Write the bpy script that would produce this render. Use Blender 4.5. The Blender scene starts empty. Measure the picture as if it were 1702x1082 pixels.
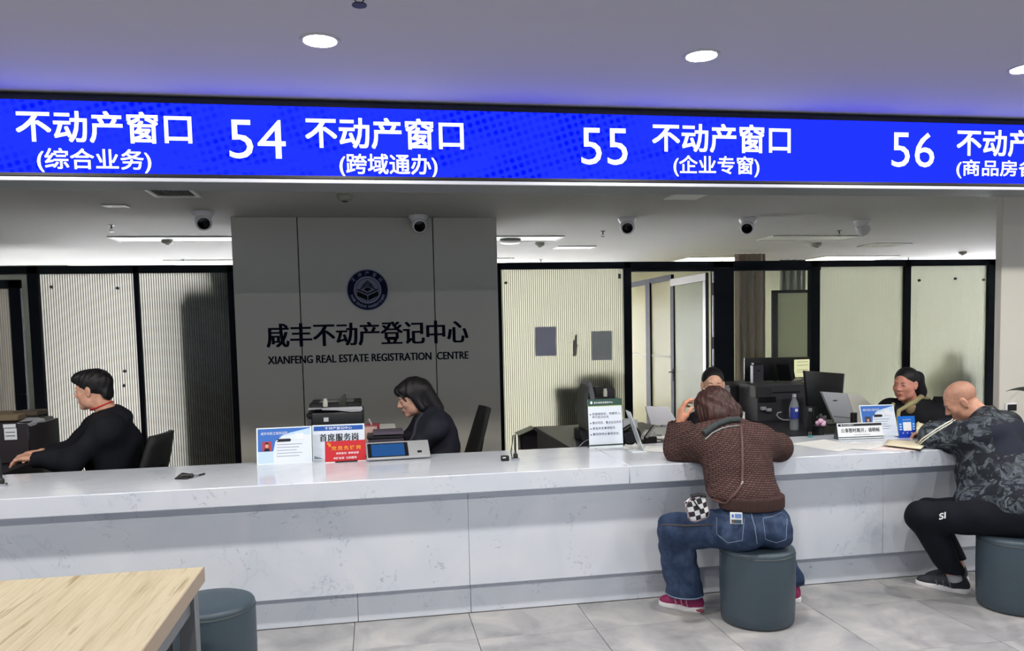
import bpy, bmesh, math, random
import numpy as np
from mathutils import Vector, Matrix, Euler, noise as mnoise
random.seed(7)
SC = bpy.context.scene
C = SC.collection
# ---------------------------------------------------------------- camera
PITCH, ROLL, YAW, FPX, CYPX, CAMH = 3.822, -1.269, 9.774, 1308.0, 638.0, 1.55
def cam_rows():
    p, r, y = (math.radians(a) for a in (PITCH, ROLL, YAW))
    f = Vector((math.sin(y), math.cos(y), 0)); rt = Vector((math.cos(y), -math.sin(y), 0)); u = Vector((0, 0, 1))
    f2 = f*math.cos(p) - u*math.sin(p); u2 = u*math.cos(p) + f*math.sin(p)
    r3 = rt*math.cos(r) + u2*math.sin(r); u3 = u2*math.cos(r) - rt*math.sin(r)
    return r3, u3, f2
RX, UX, FX = cam_rows()
cd = bpy.data.cameras.new('camera'); cam = bpy.data.objects.new('camera', cd); C.objects.link(cam)
M = Matrix((RX, UX, -FX)).transposed().to_4x4(); M.translation = (0, 0, CAMH); cam.matrix_world = M
cd.sensor_width = 36; cd.lens = FPX*36/1702; cd.shift_y = (CYPX-541)/1702; cd.clip_end = 200
SC.camera = cam
SC.view_settings.view_transform = 'Standard'; SC.view_settings.look = 'None'; SC.view_settings.gamma = 1
SC.view_settings.use_curve_mapping = False; SC.view_settings.exposure = 0.36
# ---------------------------------------------------------------- world + large lights
wd = bpy.data.worlds.new('world'); SC.world = wd; wd.use_nodes = True
wd.node_tree.nodes['Background'].inputs[0].default_value = (.64, .81, 1.0, 1)
wd.node_tree.nodes['Background'].inputs[1].default_value = 0.54
DOWNLIGHT = 520.0      # diffuser strength of the hall downlights
PANEL = 5.0            # diffuser strength of the lit ceiling panels in the back rooms
def area(name, loc, rot, sx, sy, w, col=(1, 1, 1), spread=180):
    l = bpy.data.lights.new(name, 'AREA'); l.shape = 'RECTANGLE'; l.size = sx; l.size_y = sy; l.energy = w; l.color = col; l.spread = math.radians(spread)
    o = bpy.data.objects.new(name, l); C.objects.link(o); o.location = loc; o.rotation_euler = rot; return o
# added unseen lamps in the back rooms that brighten the glass partition from behind
area('pane_backlight', (-1.0, 13.3, 1.05), (math.radians(90), 0, 0), 9.6, 1.7, 1400, (1.0, .995, .94), 56)
area('pane_backlight', (10.0, 12.8, 1.15), (math.radians(90), 0, math.radians(-28)), 3.4, 1.8, 2000, (1.0, .995, .94), 64)
# ---------------------------------------------------------------- helpers
def ray(u, v): return RX*((u-851)/FPX) - UX*((v-CYPX)/FPX) + FX
EYE = Vector((0, 0, CAMH))
def atY(u, v, Y): d = ray(u, v); return EYE + d*(Y/d.y)
def atZ(u, v, Z): d = ray(u, v); return EYE + d*((Z-CAMH)/d.z)
def lin(r, g, b):
    f = lambda c: (c/255/12.92) if c/255 <= .04045 else ((c/255+.055)/1.055)**2.4
    return (f(r), f(g), f(b), 1)
MATS = {}
def mat(name, rgb, rough=.5, metal=0, spec=.5, bump=None, coat=0, emit=None, es=1, alpha=1, trans=0, sheen=0):
    """bump = (scale, strength[, (sx,sy,sz)])"""
    if name in MATS: return MATS[name]
    m = bpy.data.materials.new(name); m.use_nodes = True; nt = m.node_tree; b = nt.nodes['Principled BSDF']
    b.inputs['Base Color'].default_value = lin(*rgb); b.inputs['Roughness'].default_value = rough
    b.inputs['Metallic'].default_value = metal; b.inputs['Specular IOR Level'].default_value = spec
    b.inputs['Coat Weight'].default_value = coat; b.inputs['Alpha'].default_value = alpha
    b.inputs['Transmission Weight'].default_value = trans
    if sheen: b.inputs['Sheen Weight'].default_value = sheen
    if emit: b.inputs['Emission Color'].default_value = lin(*emit); b.inputs['Emission Strength'].default_value = es
    if bump:
        tc = nt.nodes.new('ShaderNodeTexCoord'); mp = nt.nodes.new('ShaderNodeMapping'); n = nt.nodes.new('ShaderNodeTexNoise'); bp = nt.nodes.new('ShaderNodeBump')
        nt.links.new(tc.outputs['Object'], mp.inputs[0]); nt.links.new(mp.outputs[0], n.inputs[0]); n.inputs['Scale'].default_value = bump[0]
        n.inputs['Detail'].default_value = 4
        if len(bump) > 2: mp.inputs['Scale'].default_value = bump[2]
        nt.links.new(n.outputs[0], bp.inputs['Height']); bp.inputs['Strength'].default_value = bump[1]; bp.inputs['Distance'].default_value = .01
        nt.links.new(bp.outputs[0], b.inputs['Normal'])
    MATS[name] = m; return m
def N(m, kind, **kw):
    n = m.node_tree.nodes.new(kind)
    for k, v in kw.items():
        if k.startswith('i_'): n.inputs[k[2:].replace('_', ' ')].default_value = v
        else: setattr(n, k, v)
    return n
def L(m, a, b): m.node_tree.links.new(a, b)
def ramp(m, src, stops):
    r = N(m, 'ShaderNodeValToRGB'); e = r.color_ramp.elements
    while len(e) < len(stops): e.new(.5)
    for k, (p, c) in enumerate(stops): e[k].position = p; e[k].color = c if len(c) == 4 else lin(*c)
    L(m, src, r.inputs[0]); return r.outputs[0]
def coord(m, scale=(1, 1, 1), rot=(0, 0, 0), out='Object'):
    tc = N(m, 'ShaderNodeTexCoord'); mp = N(m, 'ShaderNodeMapping'); mp.inputs['Scale'].default_value = scale; mp.inputs['Rotation'].default_value = rot
    L(m, tc.outputs[out], mp.inputs[0]); return mp.outputs[0]
def BS(m): return m.node_tree.nodes['Principled BSDF']
WM = {}
def wm(o): return WM.get(o.name, Matrix()) if o else Matrix()
def tag(o, label=None, cat=None, group=None, kind=None):
    if label: o['label'] = label
    if cat: o['category'] = cat
    if group: o['group'] = group
    if kind: o['kind'] = kind
    return o
def thing(name, label, cat, loc=(0, 0, 0), rz=0, group=None):
    o = bpy.data.objects.new(name, None); o.empty_display_size = .1; C.objects.link(o); o.location = loc; o.rotation_euler = (0, 0, rz)
    WM[o.name] = Matrix.Translation(Vector(loc)) @ Matrix.Rotation(rz, 4, 'Z')
    return tag(o, label, cat, group)
def link_mesh(name, me, m, parent=None, world=True, angle=40):
    if world and parent: me.transform(wm(parent).inverted())
    o = bpy.data.objects.new(name, me); C.objects.link(o); o.parent = parent; WM[o.name] = wm(parent).copy()
    if m:
        for mm in (m if isinstance(m, (list, tuple)) else [m]): me.materials.append(mm)
    if angle:
        me.polygons.foreach_set('use_smooth', [True]*len(me.polygons)); me.set_sharp_from_angle(angle=math.radians(angle))
    return o
class MB:
    def __init__(s): s.bm = bmesh.new()
    def _bev(s, vs, bev, seg=2):
        es = list({e for v in vs for e in v.link_edges})
        bmesh.ops.bevel(s.bm, geom=es, offset=bev, segments=seg, profile=.5, affect='EDGES', clamp_overlap=True)
    def box(s, x0, x1, y0, y1, z0, z1, bev=0, M=None, seg=1):
        vs = [s.bm.verts.new((x, y, z)) for x in (x0, x1) for y in (y0, y1) for z in (z0, z1)]
        if M is not None:
            for v in vs: v.co = M @ v.co
        for f in ((0, 1, 3, 2), (4, 6, 7, 5), (0, 4, 5, 1), (2, 3, 7, 6), (0, 2, 6, 4), (1, 5, 7, 3)): s.bm.faces.new([vs[i] for i in f])
        if bev: s._bev(vs, bev, seg)
        return s
    def poly(s, pts, d, bev=0):
        """closed outline pts (3D) extruded by vector d"""
        d = Vector(d); a = [s.bm.verts.new(p) for p in pts]; b = [s.bm.verts.new(Vector(p)+d) for p in pts]; n = len(pts)
        s.bm.faces.new(a[::-1]); s.bm.faces.new(b)
        for i in range(n): s.bm.faces.new((a[i], a[(i+1) % n], b[(i+1) % n], b[i]))
        if bev: s._bev(a+b, bev)
        return s
    def quad(s, *pts): s.bm.faces.new([s.bm.verts.new(p) for p in pts]); return s
    def tube(s, pts, r, n=8, cap=True, closed=False):
        pts = [Vector(p) for p in pts]; rs = r if isinstance(r, (list, tuple)) else [r]*len(pts); rings = []
        up = Vector((0, 0, 1)); prev = None; m = len(pts)
        for i, p in enumerate(pts):
            t = (pts[(i+1) % m]-pts[i-1]) if closed else (pts[min(i+1, m-1)]-pts[max(i-1, 0)])
            t.normalize()
            a = (prev if prev is not None else (up if abs(t.z) < .9 else Vector((1, 0, 0))))
            a = (a - t*a.dot(t)); a = a.normalized() if a.length > 1e-6 else t.orthogonal().normalized(); prev = a; b = t.cross(a)
            rings.append([s.bm.verts.new(p + (a*math.cos(k*2*math.pi/n)+b*math.sin(k*2*math.pi/n))*rs[i]) for k in range(n)])
        for i in range(m if closed else m-1):
            A, B = rings[i], rings[(i+1) % m]
            for k in range(n): s.bm.faces.new((A[k], A[(k+1) % n], B[(k+1) % n], B[k]))
        if cap and not closed: s.bm.faces.new(rings[0][::-1]); s.bm.faces.new(rings[-1])
        return s
    def cyl(s, a, b, r, r2=None, n=24): return s.tube([a, b], [r, r if r2 is None else r2], n)
    def lathe(s, prof, c=(0, 0, 0), n=40, M=None):
        c = Vector(c); rings = []
        for r, z in prof:
            if r < 1e-6: rings.append([s.bm.verts.new((0, 0, z))]); continue
            rings.append([s.bm.verts.new((r*math.cos(k*2*math.pi/n), r*math.sin(k*2*math.pi/n), z)) for k in range(n)])
        for A, B in zip(rings, rings[1:]):
            for k in range(n):
                q = [A[k % len(A)], A[(k+1) % len(A)], B[(k+1) % len(B)], B[k % len(B)]]; q2 = []
                for v in q:
                    if v not in q2: q2.append(v)
                if len(q2) > 2: s.bm.faces.new(q2)
        for R_ in rings:
            for v in R_: v.co = ((M @ v.co) if M is not None else v.co) + c
        return s
    def ell(s, c, r, M=None, n=12):
        g = bmesh.ops.create_uvsphere(s.bm, u_segments=2*n, v_segments=n, radius=1)
        r = Vector(r) if not isinstance(r, (int, float)) else Vector((r, r, r))
        for v in g['verts']:
            p = Vector((v.co.x*r.x, v.co.y*r.y, v.co.z*r.z)); v.co = Vector(c) + ((M @ p) if M is not None else p)
        return s
    def build(s, name, m, parent=None, world=True, angle=40, kind=None):
        bmesh.ops.recalc_face_normals(s.bm, faces=s.bm.faces)
        me = bpy.data.meshes.new(name); s.bm.to_mesh(me); s.bm.free()
        o = link_mesh(name, me, m, parent, world, angle)
        if kind: o['kind'] = kind
        return o
TX = {}
def text_mesh(body, off, spacing):
    k = (body, off, spacing)
    if k not in TX:
        c = bpy.data.curves.new('t', 'FONT'); c.body = body; c.size = 1; c.offset = off; c.space_character = spacing; c.resolution_u = 3
        o = bpy.data.objects.new('t', c); C.objects.link(o); dg = bpy.context.evaluated_depsgraph_get()
        me = bpy.data.meshes.new_from_object(o.evaluated_get(dg)); bpy.data.objects.remove(o)
        TX[k] = me
    return TX[k]
def lettering(body, P0, P1, P2, m, parent, off=0.0, depth=.001, serif=0, bold=0, spacing=1.0, name='lettering', bend=None):
    """fit the writing into the parallelogram P0 (lower left) P1 (lower right) P2 (upper left)"""
    me = text_mesh(body, off, spacing).copy(); vs = np.empty(len(me.vertices)*3); me.vertices.foreach_get('co', vs); vs = vs.reshape(-1, 3)
    bm = bmesh.new(); bm.from_mesh(me)
    if serif:   # heavier upright strokes: the same outlines laid side by side
        w = serif
        for k in (1, 2):
            b2 = bmesh.new(); b2.from_mesh(me)
            for v in b2.verts: v.co.x += w*k/2; v.co.z += 1e-4*k
            t = bpy.data.meshes.new('t'); b2.to_mesh(t); b2.free(); bm.from_mesh(t)
    if bold:
        for k, (ax, ay) in enumerate(((1, 1), (1, -1), (-1, 1), (-1, -1))):
            b2 = bmesh.new(); b2.from_mesh(me)
            for v in b2.verts: v.co.x += bold*ax/2; v.co.y += bold*ay/2; v.co.z += 1e-4*(k+1)
            t = bpy.data.meshes.new('t'); b2.to_mesh(t); b2.free(); bm.from_mesh(t)
    mn = Vector((min(v.co.x for v in bm.verts), min(v.co.y for v in bm.verts), 0)); mx = Vector((max(v.co.x for v in bm.verts), max(v.co.y for v in bm.verts), 0))
    P0, P1, P2 = Vector(P0), Vector(P1), Vector(P2); X = P1-P0; Y = P2-P0; Nn = X.cross(Y).normalized()
    for v in bm.verts:
        a = (v.co.x-mn.x)/(mx.x-mn.x); b = (v.co.y-mn.y)/(mx.y-mn.y)
        v.co = P0 + X*a + Y*b + Nn*(depth + v.co.z)
    me2 = bpy.data.meshes.new(name); bm.to_mesh(me2); bm.free()
    return link_mesh(name, me2, m, parent, angle=0)
class Sheet:
    """a rectangle in space: origin, x and up edges; p(s,t,n) gives points, art() lays coloured flats and writing on it"""
    def __init__(s, P0, P1, P2): s.o = Vector(P0); s.x = Vector(P1)-s.o; s.y = Vector(P2)-s.o; s.n = s.x.cross(s.y).normalized()
    def p(s, a, b, n=0): return s.o + s.x*a + s.y*b + s.n*n
    def flat(s, a0, a1, b0, b1, m, parent, name='band', n=.0008, t=.0006):
        return MB().poly([s.p(a0, b0, n), s.p(a1, b0, n), s.p(a1, b1, n), s.p(a0, b1, n)], s.n*t).build(name, m, parent, angle=0)
    def shape(s, pts, m, parent, name='band', n=.0008, t=.0006):
        return MB().poly([s.p(a, b, n) for a, b in pts], s.n*t).build(name, m, parent, angle=0)
    def text(s, body, a0, a1, b0, b1, m, parent, n=.002, **k):
        return lettering(body, s.p(a0, b0), s.p(a1, b0), s.p(a0, b1), m, parent, depth=n, **k)
def clone(o, parent=None):
    c = o.copy(); C.objects.link(c); c.parent = parent
    for ch in list(o.children): clone(ch, c)
    return c
# ================================================================= materials of the setting
mWhite = mat('white_paint', (184, 184, 192), .9, spec=.2)
mCeilIn = mat('office_ceiling_paint', (180, 180, 177), .9, spec=.2)
mFrame = mat('black_frame', (20, 24, 34), .7, spec=.2)
mFrame2 = mat('dark_green_frame', (22, 30, 32), .7, spec=.2)
def marble():
    m = mat('white_stone', (214, 217, 221), .14, spec=.4); b = BS(m)
    co = coord(m)
    n1 = N(m, 'ShaderNodeTexNoise', i_Scale=2.2, i_Detail=6.0, i_Distortion=1.4); L(m, co, n1.inputs[0])
    n2 = N(m, 'ShaderNodeTexNoise', i_Scale=13.0, i_Detail=6.0, i_Distortion=2.8); L(m, co, n2.inputs[0]); n3 = N(m, 'ShaderNodeTexNoise', i_Scale=6.0, i_Detail=1.0); L(m, co, n3.inputs[0]); mk = ramp(m, n3.outputs[0], [(.56, (0, 0, 0, 1)), (.62, (1, 1, 1, 1))])
    base = ramp(m, n1.outputs[0], [(.3, (203, 210, 221)), (.7, (216, 220, 229))])
    v = ramp(m, n2.outputs[0], [(.0, (255, 255, 255)), (.60, (255, 255, 255)), (.615, (120, 122, 136)), (.63, (255, 255, 255)), (1., (255, 255, 255))])
    v1 = ramp(m, n1.outputs[0], [(.0, (255, 255, 255)), (.34, (255, 255, 255)), (.352, (222, 223, 228)), (.364, (255, 255, 255)), (1., (255, 255, 255))])
    mx = N(m, 'ShaderNodeMix', data_type='RGBA', blend_type='MULTIPLY'); mq = N(m, 'ShaderNodeMath', operation='MULTIPLY'); mq.inputs[1].default_value = .75; L(m, mk, mq.inputs[0]); L(m, mq.outputs[0], mx.inputs[0])
    L(m, base, mx.inputs[6]); L(m, v, mx.inputs[7])
    m2 = N(m, 'ShaderNodeMix', data_type='RGBA', blend_type='MULTIPLY'); m2.inputs[0].default_value = .3
    L(m, mx.outputs[2], m2.inputs[6]); L(m, v1, m2.inputs[7]); L(m, m2.outputs[2], b.inputs['Base Color'])
    return m
mStone = marble()
def tilemat():
    m = mat('grey_floor_tile', (140, 140, 142), .34); b = BS(m); co = coord(m, out='Generated')
    tc = N(m, 'ShaderNodeTexCoord'); oi = N(m, 'ShaderNodeObjectInfo'); ad = N(m, 'ShaderNodeVectorMath', operation='ADD'); sc = N(m, 'ShaderNodeVectorMath', operation='SCALE')
    L(m, oi.outputs['Location'], sc.inputs[0]); sc.inputs['Scale'].default_value = 3.7
    L(m, tc.outputs['Object'], ad.inputs[0]); L(m, sc.outputs[0], ad.inputs[1])
    n = N(m, 'ShaderNodeTexNoise', i_Scale=3.0, i_Detail=9.0, i_Roughness=.62, i_Distortion=.6); L(m, ad.outputs[0], n.inputs[0])
    c = ramp(m, n.outputs[0], [(.28, (126, 127, 131)), (.5, (162, 162, 164)), (.72, (188, 187, 184))]); L(m, c, b.inputs['Base Color'])
    r = ramp(m, n.outputs[0], [(.3, (.28, .28, .28, 1)), (.7, (.5, .5, .5, 1))]); L(m, r, b.inputs['Roughness'])
    return m
mTile = tilemat()
mGrout = mat('tile_grout', (70, 70, 72), .9)
def st(o, kind='structure'): o['kind'] = kind; return o
# ---------------------------------------------------------------- floor: base slab with single tiles
fl = st(MB().box(-8, 12, -6.2, 14, -.12, -.009).build('floor', mGrout))
GX, GY, X0, Y0 = .618, .605, -.157, 3.87
tm = MB().box(0, GX-.003, 0, GY-.003, -.009, 0, bev=.0012).build('tile', mTile, fl)
tm.location = (X0, Y0-GY, 0); first = True
def tile_in_view(x, y):
    for cx, cy in ((0, 0), (GX, 0), (0, GY), (GX, GY)):
        d = Vector((x+cx, y+cy, 0)) - EYE; z = d.dot(FX)
        if z > .3:
            u = d.dot(RX)/z*FPX+851; v = -d.dot(UX)/z*FPX+CYPX
            if -300 < u < 2000 and v < 1500: return True
    return False
far = MB()
for i in range(-13, 20):
    for j in range(-16, 17):
        x, y = X0+i*GX, Y0+(j-1)*GY
        if (i, j) == (0, 0): continue
        if y > 4.3 or not tile_in_view(x, y) or y < 1.0:
            far.box(x, x+GX-.003, y, y+GY-.003, -.009, 0); continue
        o = tm.copy(); C.objects.link(o); o.location = (x, y, 0)
far.build('tile_field', mTile, fl, kind='stuff')
# ---------------------------------------------------------------- ceilings and walls
ZC, ZI = 2.725, 2.60
st(MB().box(-8, 12, -6.2, 4.36, ZC, ZC+.1).build('ceiling', mWhite))
st(MB().box(-8, 12, 4.36, 14, ZI, ZI+.1).build('ceiling', mCeilIn))
st(MB().box(-8.1, -8, -6.2, 14, 0, 2.9).build('wall_left', mWhite))
st(MB().box(12, 12.1, -6.2, 14, 0, 2.9).build('wall_right', mWhite))
st(MB().box(-8, 12, 14, 14.1, 0, 2.7).build('wall_back', mWhite))
st(MB().box(3.9, 9.1, 12.9, 12.98, 0, ZI-.001).build('wall_back_office', mat('cream_wall', (214, 212, 190), .85)))
# pale pillar beside the counter
mPil = mat('pillar_paint', (203, 200, 192), .8, spec=.2)
st(MB().box(4.345, 7.5, 4.89, 4.95, 0, ZI-.002, bev=.004).build('wall_pillar', mPil))
# ---------------------------------------------------------------- service counter
ct = thing('service_counter', 'long white veined stone service counter with a thick overhanging top', 'counter', (0, 4.5, 0))
CX0, CX1 = -6.0, 4.305
def seg(name, cuts, y0, y1, z0, z1, m, bev=.002, gap=.0012):
    for a, b in zip(cuts, cuts[1:]): MB().box(a+gap/2, b-gap/2, y0, y1, z0, z1, bev=bev).build(name, m, ct)
seg('countertop', [CX0, -2.1, 1.35, CX1], 4.1, 4.87, .70, .80, mStone, bev=.004)
seg('front_panel', [CX0, -4.5, -2.02, .465, 2.95, CX1], 4.19, 4.21, .174, .699, mStone)
seg('toe_kick', [CX0, -3.2, -1.4, -.14, .473, 2.3, CX1], 4.24, 4.258, .004, .2, mStone, gap=.002)
MB().box(CX0, CX1, 4.215, 4.235, .18, .70).build('backing', mGrout, ct)
MB().box(CX0, CX1, 4.82, 4.84, .0, .70).build('rear_panel', mat('counter_rear', (120, 122, 126), .6), ct)
# ---------------------------------------------------------------- LED display above the counter
mLed = bpy.data.materials.new('led_blue'); mLed.use_nodes = True
nt = mLed.node_tree; nt.nodes.remove(nt.nodes['Principled BSDF']); em = N(mLed, 'ShaderNodeEmission')
co = coord(mLed)
sp = N(mLed, 'ShaderNodeSeparateXYZ'); L(mLed, co, sp.inputs[0])
vor = N(mLed, 'ShaderNodeTexVoronoi', i_Scale=26.0, i_Randomness=.12); mp2 = coord(mLed, (1, 1, 1), (0, .3, 0)); L(mLed, mp2, vor.inputs[0])
ns = N(mLed, 'ShaderNodeTexNoise', i_Scale=1.6, i_Detail=3.0, i_Distortion=2.0); mp3 = coord(mLed, (.7, 1, 2.2), (0, .5, 0)); L(mLed, mp3, ns.inputs[0])
dots = ramp(mLed, vor.outputs['Distance'], [(.25, (0, 0, 0, 1)), (.5, (1, 1, 1, 1))])
amp = ramp(mLed, ns.outputs[0], [(.42, (0, 0, 0, 1)), (.62, (1, 1, 1, 1))])
mr = N(mLed, 'ShaderNodeMapRange'); mr.inputs[1].default_value = 2.2; mr.inputs[2].default_value = 1.3; L(mLed, sp.outputs[0], mr.inputs[0])
mu = N(mLed, 'ShaderNodeMath', operation='MULTIPLY'); L(mLed, amp, mu.inputs[0]); L(mLed, mr.outputs[0], mu.inputs[1])
m3 = N(mLed, 'ShaderNodeMix', data_type='RGBA'); m3.inputs[6].default_value = (1, 1, 1, 1); L(mLed, mu.outputs[0], m3.inputs[0]); L(mLed, dots, m3.inputs[7])
col = ramp(mLed, m3.outputs[2], [(0, (0, .002, .26, 1)), (1, (.004, .010, .80, 1))])
L(mLed, col, em.inputs[0]); em.inputs[1].default_value = 3.0; L(mLed, em.outputs[0], nt.nodes['Material Output'].inputs[0])
mGlowW = mat('led_white', (10, 10, 10), .6, emit=(226, 232, 255), es=1.6)
led = thing('led_display', 'long blue LED display board with white window numbers hanging above the counter', 'sign', (0, 4.22, 2.33))
LX0, LX1, LY = -5.2, 6.6, 4.1
MB().box(LX0, LX1, LY+.012, 4.345, 2.312, 2.712, bev=.002).build('housing', mat('led_housing', (120, 124, 126), .6), led)
fr = MB()
fr.box(LX0, LX1, LY-.004, LY+.012, 2.684, 2.708); fr.box(LX0, LX1, LY-.004, LY+.012, 2.333, 2.347)
fr.build('bezel', mat('led_bezel', (14, 16, 24), .5), led)
MB().box(LX0, LX1, LY-.002, LY+.012, 2.311, 2.329, bev=.002).build('trim_strip', mat('led_trim', (212, 214, 224), .35, metal=.2), led)
MB().box(LX0, LX1, LY, LY+.008, 2.347, 2.684).build('screen', mLed, led)
def ledtext(body, x0, x1, zb, zt, off=.004, **k):
    """x0,x1: px where it starts / ends; zb, zt: (px,py) of a point on the lower / upper edge"""
    a = atY(x0, 240, LY).x; b = atY(x1, 240, LY).x; z0 = atY(*zb, LY).z; z1 = atY(*zt, LY).z
    lettering(body, (a, LY, z0), (b, LY, z0), (a, LY, z1), mGlowW, led, off=0, bold=.0 if body.isdigit() else (.036 if body == T5 else .026), **k)
T5 = '不动产窗口'
ledtext(T5, 28, 320, (60, 236), (110, 183)); ledtext('(综合业务)', 60, 250, (150, 287), (150, 247))
ledtext('54', 381, 475, (430, 264), (430, 199)); ledtext(T5, 508, 771, (640, 248), (640, 196)); ledtext('(跨域通办)', 563, 726, (645, 295), (645, 256))
ledtext('55', 966, 1043, (1004, 274), (1004, 213)); ledtext(T5, 1084, 1314, (1200, 254), (1200, 206)); ledtext('(企业专窗)', 1119, 1262, (1190, 294), (1190, 259))
ledtext('56', 1482, 1553, (1517, 278), (1517, 220)); ledtext(T5, 1590, 1795, (1650, 260), (1650, 215)); ledtext('(商品房备案)', 1590, 1763, (1650, 297), (1650, 266))
# ---------------------------------------------------------------- downlights of the hall
mDiff = mat('downlight_diffuser', (255, 255, 255), .5, emit=(255, 250, 240), es=DOWNLIGHT)
def downlight(x, y):
    t = thing('downlight', 'x', 'ceiling light', (x, y, ZC), group='round recessed downlights of the hall')
    MB().lathe([(.062, -.001), (.066, -.006), (.078, -.004), (.08, 0)], (x, y, ZC)).build('rim', mWhite, t)
    MB().lathe([(0, -.003), (.064, -.003)], (x, y, ZC)).build('diffuser', mDiff, t)
    return t
DL = downlight(1.433, 3.30); DL['label'] = 'round glowing ceiling downlight above the sign between numbers 55 and 56'
for j, y in enumerate((3.30, 0.70)):
    for i in range(-4, 5):
        x = 1.433+1.61*i
        if (i, j) == (0, 0): continue
        t = clone(DL); t.location = (x, y, ZC)
        t['label'] = 'round downlight in the ceiling row above the viewer'
        if j == 0: t['label'] = {-1: 'round glowing ceiling downlight above the writing beside number 54', 1: 'round glowing ceiling downlight above the sign beyond number 56'}.get(i, 'round downlight in the front ceiling row, outside the picture')
# ---------------------------------------------------------------- logo wall
LW = 7.25
mPanel = mat('grey_wall_panel', (198, 197, 190), .45, spec=.3)
lw = st(MB().box(-1.20, 1.13, LW+.012, 8.16, 0, ZI-.001).build('wall_logo', mat('joint_black', (16, 16, 20), .8)))
s1, s2 = atY(498, 480, LW).x, atY(722, 480, LW).x
for a, b in ((-1.21, s1), (s1, s2), (s2, 1.14)): MB().box(a+.004, b-.004, LW, LW+.014, 0, ZI-.002, bev=.002).build('panel', mPanel, lw)
mInk = mat('sign_ink', (14, 12, 36), .7, spec=.1)
lt = thing('wall_lettering', 'dark blue raised Chinese and Latin lettering on the grey panel wall', 'lettering', (0, LW, 1.3))
def walltext(body, x0, x1, pb, ptp, **k):
    a = atY(x0, pb[1], LW).x; b = atY(x1, pb[1], LW).x; z0 = atY(*pb, LW).z; z1 = atY(*ptp, LW).z
    lettering(body, (a, LW, z0), (b, LW, z0), (a, LW, z1), mInk, lt, depth=.003, **k)
walltext('咸丰不动产登记中心', 443, 779, (611, 574), (611, 535), off=.004, serif=.06)
walltext('XIANFENG REAL ESTATE REGISTRATION  CENTRE', 445, 779, (611, 601), (611, 588), off=.01, serif=.05)
# emblem
ce = atY(611, 482, LW); R0 = (atY(645.5, 482, LW)-ce).x
eb = thing('round_emblem', 'round navy and silver emblem with a stacked building mark on the grey wall', 'emblem', tuple(ce))
def disc(r0, r1, y, name, m, n=64):
    b = MB(); M_ = Matrix.Rotation(math.radians(90), 4, 'X')
    b.lathe([(r0, 0), (r0, y), (r1, y), (r1, 0)] if r0 > 0 else [(0, y), (r1, y), (r1, 0)], (ce.x, LW-.002, ce.z), n, M_); return b.build(name, m, eb)
mSil = mat('emblem_silver', (140, 150, 176), .6, spec=.2); mNav = mat('emblem_navy', (16, 20, 52), .7, spec=.15)
disc(R0*.96, R0, .012, 'rim', mSil); disc(R0*.66, R0*.96, .010, 'ring', mNav); disc(R0*.62, R0*.66, .012, 'inner_rim', mSil); disc(0, R0*.62, .009, 'disc', mat('emblem_face', (130, 136, 160), .6, spec=.2))
disc(R0*.55, R0*.57, .0105, 'thin_rim', mNav)
mBlk = mat('emblem_black', (12, 14, 20), .7, spec=.1)
def E2(x, z): return (ce.x+x*R0, LW-.014, ce.z+z*R0)
def mark(pts): MB().poly([E2(*p) for p in pts], (0, .003, 0)).build('mark', mBlk, eb, angle=0)
for z, w in ((.40, .22), (.30, .30), (.19, .38)):       # nested roof chevrons
    mark([(-w, z-.14), (0, z+.06), (w, z-.14), (w, z-.19), (0, z+.0), (-w, z-.19)])
mark([(0, .14), (.2, .03), (0, -.08), (-.2, .03)])       # centre diamond
mark([(-.5, .06), (-.5, .0), (0, -.22), (0, -.15)]); mark([(.5, .06), (.5, .0), (0, -.22), (0, -.15)])
mark([(-.5, -.06), (-.5, -.28), (-.02, -.52), (-.02, -.28)]); mark([(.5, -.06), (.5, -.28), (.02, -.52), (.02, -.28)])
def ringtext(s, r, a0, a1, size, flip=False):
    for k, ch in enumerate(s):
        if ch == ' ': continue
        a = math.radians(a0+(a1-a0)*k/(len(s)-1)); c = Vector((math.sin(a), 0, math.cos(a)))
        up = c if not flip else -c; rt = Vector((up.z, 0, -up.x)); o = Vector((ce.x, LW-.0125, ce.z)) + c*r*R0
        h = size*R0; w = h*(.95 if ord(ch) > 255 else .6)
        lettering(ch, o-rt*w/2-up*h/2, o+rt*w/2-up*h/2, o-rt*w/2+up*h/2, mSil, eb, depth=.001, off=.01)
ringtext('不动产登记', .81, -52, 52, .2); ringtext('Real Estate Registration', .81, 250, 110, .13, True)
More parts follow.
